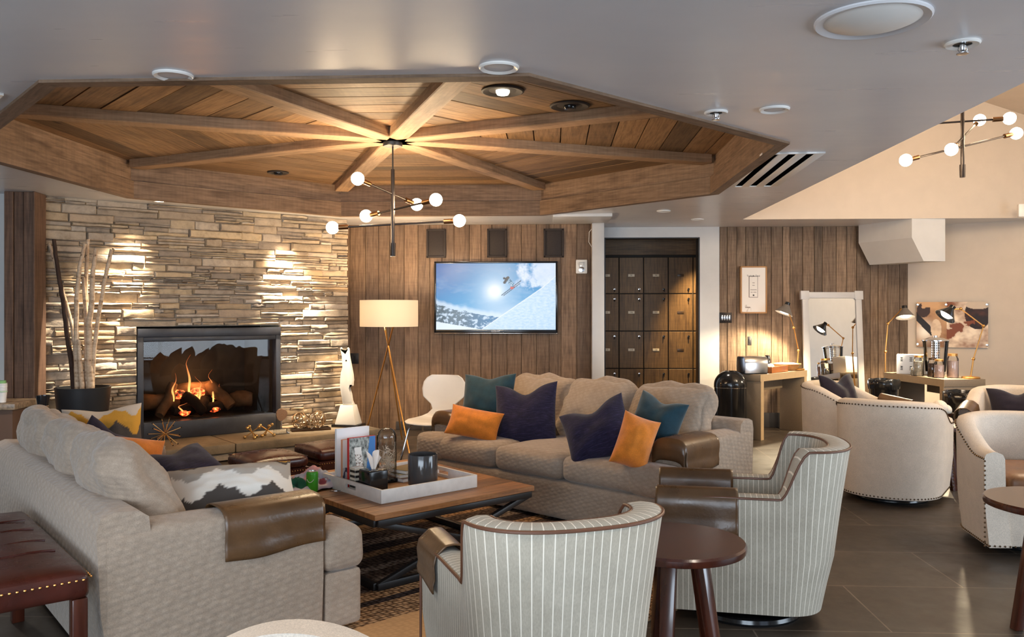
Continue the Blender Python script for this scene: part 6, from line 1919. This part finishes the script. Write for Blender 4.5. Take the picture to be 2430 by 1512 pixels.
jar(on2(.48, -.045), .052, .22, M['brass'], crm, 'stacked glass jar with cream contents beside the printed carton')
jar(on2(.33, -.10), .045, .20, M['darkbronze'], brn, 'brown-filled glass jar in front of the drink dispenser')
jar(on2(.56, -.04), .032, .085, M['steelbrushed'], crm, 'tiny glass jar at the foot of the printed carton')
# photographs on the alcove wall
wa, wb = Vector((*C1, 0)), Vector((*C2, 0)); wd_ = (wb - wa).normalized(); wn_ = Vector((wd_.y, -wd_.x, 0))
def onalc(x, y, out=.03):
    k = (x - CX) / F; a_ = wa + wn_ * out; s = (k * a_.y - a_.x) / (wd_.x - k * wd_.y); p = a_ + wd_ * s
    return Vector((p.x, p.y, EYE - (y - HY) / F * p.y))
p, q = onalc(2175, 717), onalc(2345, 826)
w_ = math.hypot(q.x - p.x, q.y - p.y); h = p.z - q.z
def coffee(u, v):
    w1 = noise.fractal(Vector((u * 3.2, v * 3, 4)), .8, 2, 4)
    if u < .43:
        c = L3(srgb(214, 168, 122), srgb(116, 66, 36), min(1, v * .8 + w1 * .4))
        g = math.exp(-(((u - .12) / .13) ** 2 + ((v - .66) / .2) ** 2)); c = L3(c, (1, .93, .80), g)
        if abs(v - .35 - (u - .02) * 1.6) < .10 and v < .75: c = srgb(26, 18, 15)
        if ((u - .28) / .075) ** 2 + ((v - .60) / .22) ** 2 < 1: c = L3(srgb(232, 206, 176), srgb(170, 126, 92), max(0, w1))
        if ((u - .10) / .10) ** 2 + ((v - .18) / .16) ** 2 < 1 and w1 > -.1: c = srgb(60, 40, 32)
        return c
    c = L3(srgb(250, 230, 204), srgb(134, 76, 42), max(0, min(1, .4 + w1 * .9)))
    if ((u - .86) / .18) ** 2 + ((v - .26) / .34) ** 2 < 1: c = L3(srgb(34, 15, 9), srgb(96, 48, 28), max(0, w1))
    if ((u - .86) / .17) ** 2 + ((v - .06) / .10) ** 2 < 1: c = srgb(206, 186, 164)
    if abs(v - .62 + (u - .6) * .3) < .16 and w1 > .02 and u < .82: c = srgb(128, 68, 40)
    return c
o = empty('photo_print', (p + q) / 2, math.atan2(wd_.y, wd_.x), 'wide brown and cream close-up photograph panel on the alcove wall', 'picture')
mb = MB(); mb.box((0, .005, 0), (w_, .01, h), .001); mb.build('panel', M['black'], o)
sheet('photo_sheet', M['print'], o, (-w_ / 2, -.0015, h / 2), (w_, 0, 0), (0, 0, -h), coffee, 120, 80)
for sx in (-.485, -.08, .485):
    for sz in (-.44, .44):
        mb = MB(); mb.lathe([(0, 0), (.014, 0), (.014, .010), (0, .012)], 16, M=Matrix.Translation((sx * w_, -.002, sz * h)) @ Matrix.Rotation(HPI, 4, 'X')); mb.build('standoff', M['chrome'], o)
# bins by the corner table
def bagbin(loc, r, h, label, sign=False):
    o = empty('waste_bin', loc, 0, label, 'bin', 'black bag-lined bins')
    mb = MB(); mb.lathe([(0, 0), (r * .86, 0), (r, h - .03), (r * 1.03, h - .01), (r * 1.0, h), (r * .95, h - .01), (r * .84, .03), (0, .03)], 32); mb.build('bin_body', M['black'], o)
    mb = MB(); vs = mb.lathe([(r * .94, h - .02), (r * 1.0, h + .012), (r * 1.07, h + .0), (r * 1.085, h - .05), (r * 1.07, h - .09)], 48, cap=False)
    for v in vs: v.co += noise.noise_vector(v.co * 24) * .012
    mb.build('liner_bag', M['black'], o, fixn=False, ang=80)
    if sign:
        sm = plain('white_print', srgb(226, 224, 220), .5)
        for k in range(3):
            mb = MB(); a0 = math.radians(90 + 120 * k)
            def pl(x, y): # flat -> on the curved front of the bin
                ca, sa = math.cos(a0 - HPI), math.sin(a0 - HPI); X, Z = x * ca - y * sa, x * sa + y * ca
                th = X / r; rr = r * (.95) + .004
                return (rr * math.sin(th + SGA), -rr * math.cos(th + SGA), h * .62 + Z)
            top = [(-.030, .018), (-.012, .050), (.016, .050), (.034, .020), (.044, .026), (.036, -.004), (.008, .006), (.017, .011), (.006, .030), (-.006, .030), (-.014, .010)]
            vs = [mb.bm.verts.new(pl(*q_)) for q_ in top]; mb.bm.faces.new(vs)
            mb.build('recycling_arrow', sm, o)
    return o
SGA = -.35
bagbin((4.02, 9.02, 0), .15, .66, 'black bag-lined waste bin between the tall brass lamp and the corner table')
bagbin(PD(2296, 1000, 7.92) * 1 - Vector((0, 0, PD(2296, 1000, 7.92).z)), .20, .63, 'black bag-lined recycling bin with a white arrow triangle before the corner table', True)
# bowl of white balls on the small table
bl_ = Vector((3.42, 6.72, .5)); bl_ = PD(2232, 1000, 6.66); bl_.z = .5
o = empty('decor_bowl', (3.42, 6.72, .50), 0, 'small brass-footed bowl holding white woven balls', 'bowl')
mb = MB(); mb.lathe([(0, 0), (.06, 0), (.055, .012), (.04, .02), (.09, .05), (.125, .09), (.122, .092), (.085, .056), (0, .03)], 32); mb.build('bowl_body', M['darkbronze'], o)
wb_ = plain('white_rattan', srgb(236, 222, 202), .8, var=.1, vs=40, bs=60, bstr=1.0)
for i, (x, y, z, r, lb) in enumerate(((-.065, -.02, .105, .052, 'white woven ball at the mirror side of the bowl'), (.005, -.035, .130, .062, 'largest white woven ball in the middle of the bowl'), (.075, .0, .108, .045, 'white woven ball at the right side of the bowl'))):
    mb = MB(); vs = mb.sphere((0, 0, 0), r, 18, 12); mb.build
    ob = mb.build('woven_ball', wb_, None, (3.42 + x, 6.72 + y, .50 + z)); tag(ob, lb, 'ball', 'white woven balls in the bowl')
# ---- left edge: stone-topped ledge with paper cups
lg = Vector((-4.14, 6.55, 0))
lp_ = PD(8, 955, 6.75)
o = empty('side_counter', (lp_.x - .12, lp_.y + .1, 0), math.radians(6), 'dark wooden counter with a speckled stone top at the left edge', 'counter')
ct = lp_.z + .0
mb = MB(); mb.box((0, 0, (ct - .05) / 2), (.44, .40, ct - .05), .004); mb.build('cabinet', M['postwood'], o)
gr = plain('speckled_granite', srgb(140, 120, 98), .35, var=.5, vs=40)
mb = MB(); mb.box((0, 0, ct - .025), (.50, .46, .05), .005); mb.build('stone_top', gr, o)
cupg, cupw = plain('green_paper_cup', srgb(126, 176, 110), .6), plain('white_paper_cup', srgb(228, 226, 222), .6)
cb = PD(5, 952, 6.72)
for i in range(7):
    mb = MB(); h0 = .0
    mb.lathe([(.0, .002), (.028, .002), (.036, .088), (.0385, .090), (.0385, .094), (.035, .092), (.027, .008), (0, .008)], 28)
    g_ = i == 6
    ob = mb.build('paper_cup', cupg if g_ else cupw, None, (cb.x, cb.y, ct + .001 + i * .0125 + (.105 if g_ else 0)), (math.pi if g_ else 0, 0, 0))
    tag(ob, 'green paper cup upside down on top of the stack at the left edge' if g_ else 'white paper cup nested in the stack at the left edge', 'paper cup', 'paper cups in the stack' if not g_ else None)
# tumbler on the ledge behind the sofa
gl_ = sofaL.matrix_basis @ Vector((.905, .30, .868))
o = empty('tumbler', gl_, 0, 'small dark glass tumbler on the far back cushion of the sofa seen from behind', 'glass')
mb = MB(); mb.lathe([(0, .0), (.028, 0), (.036, .062), (.034, .062), (.027, .008), (0, .007)], 28); mb.build('glass_body', M['black'], o)
mb = MB(); mb.lathe([(0, .001), (.0285, .001), (.029, .006), (0, .006)], 28); mb.build('glass_foot', M['chrome'], o)
# ---- small white sensor high on the right wall
p = PD(2424, 500, 8.9); mb = MB(); mb.box((0, 0, 0), (.07, .06, .14), .01); ob = mb.build('wall_sensor', M['white'], None, p, (0, 0, -.3)); tag(ob, 'small white sensor box on the wall at the right edge', 'sensor')
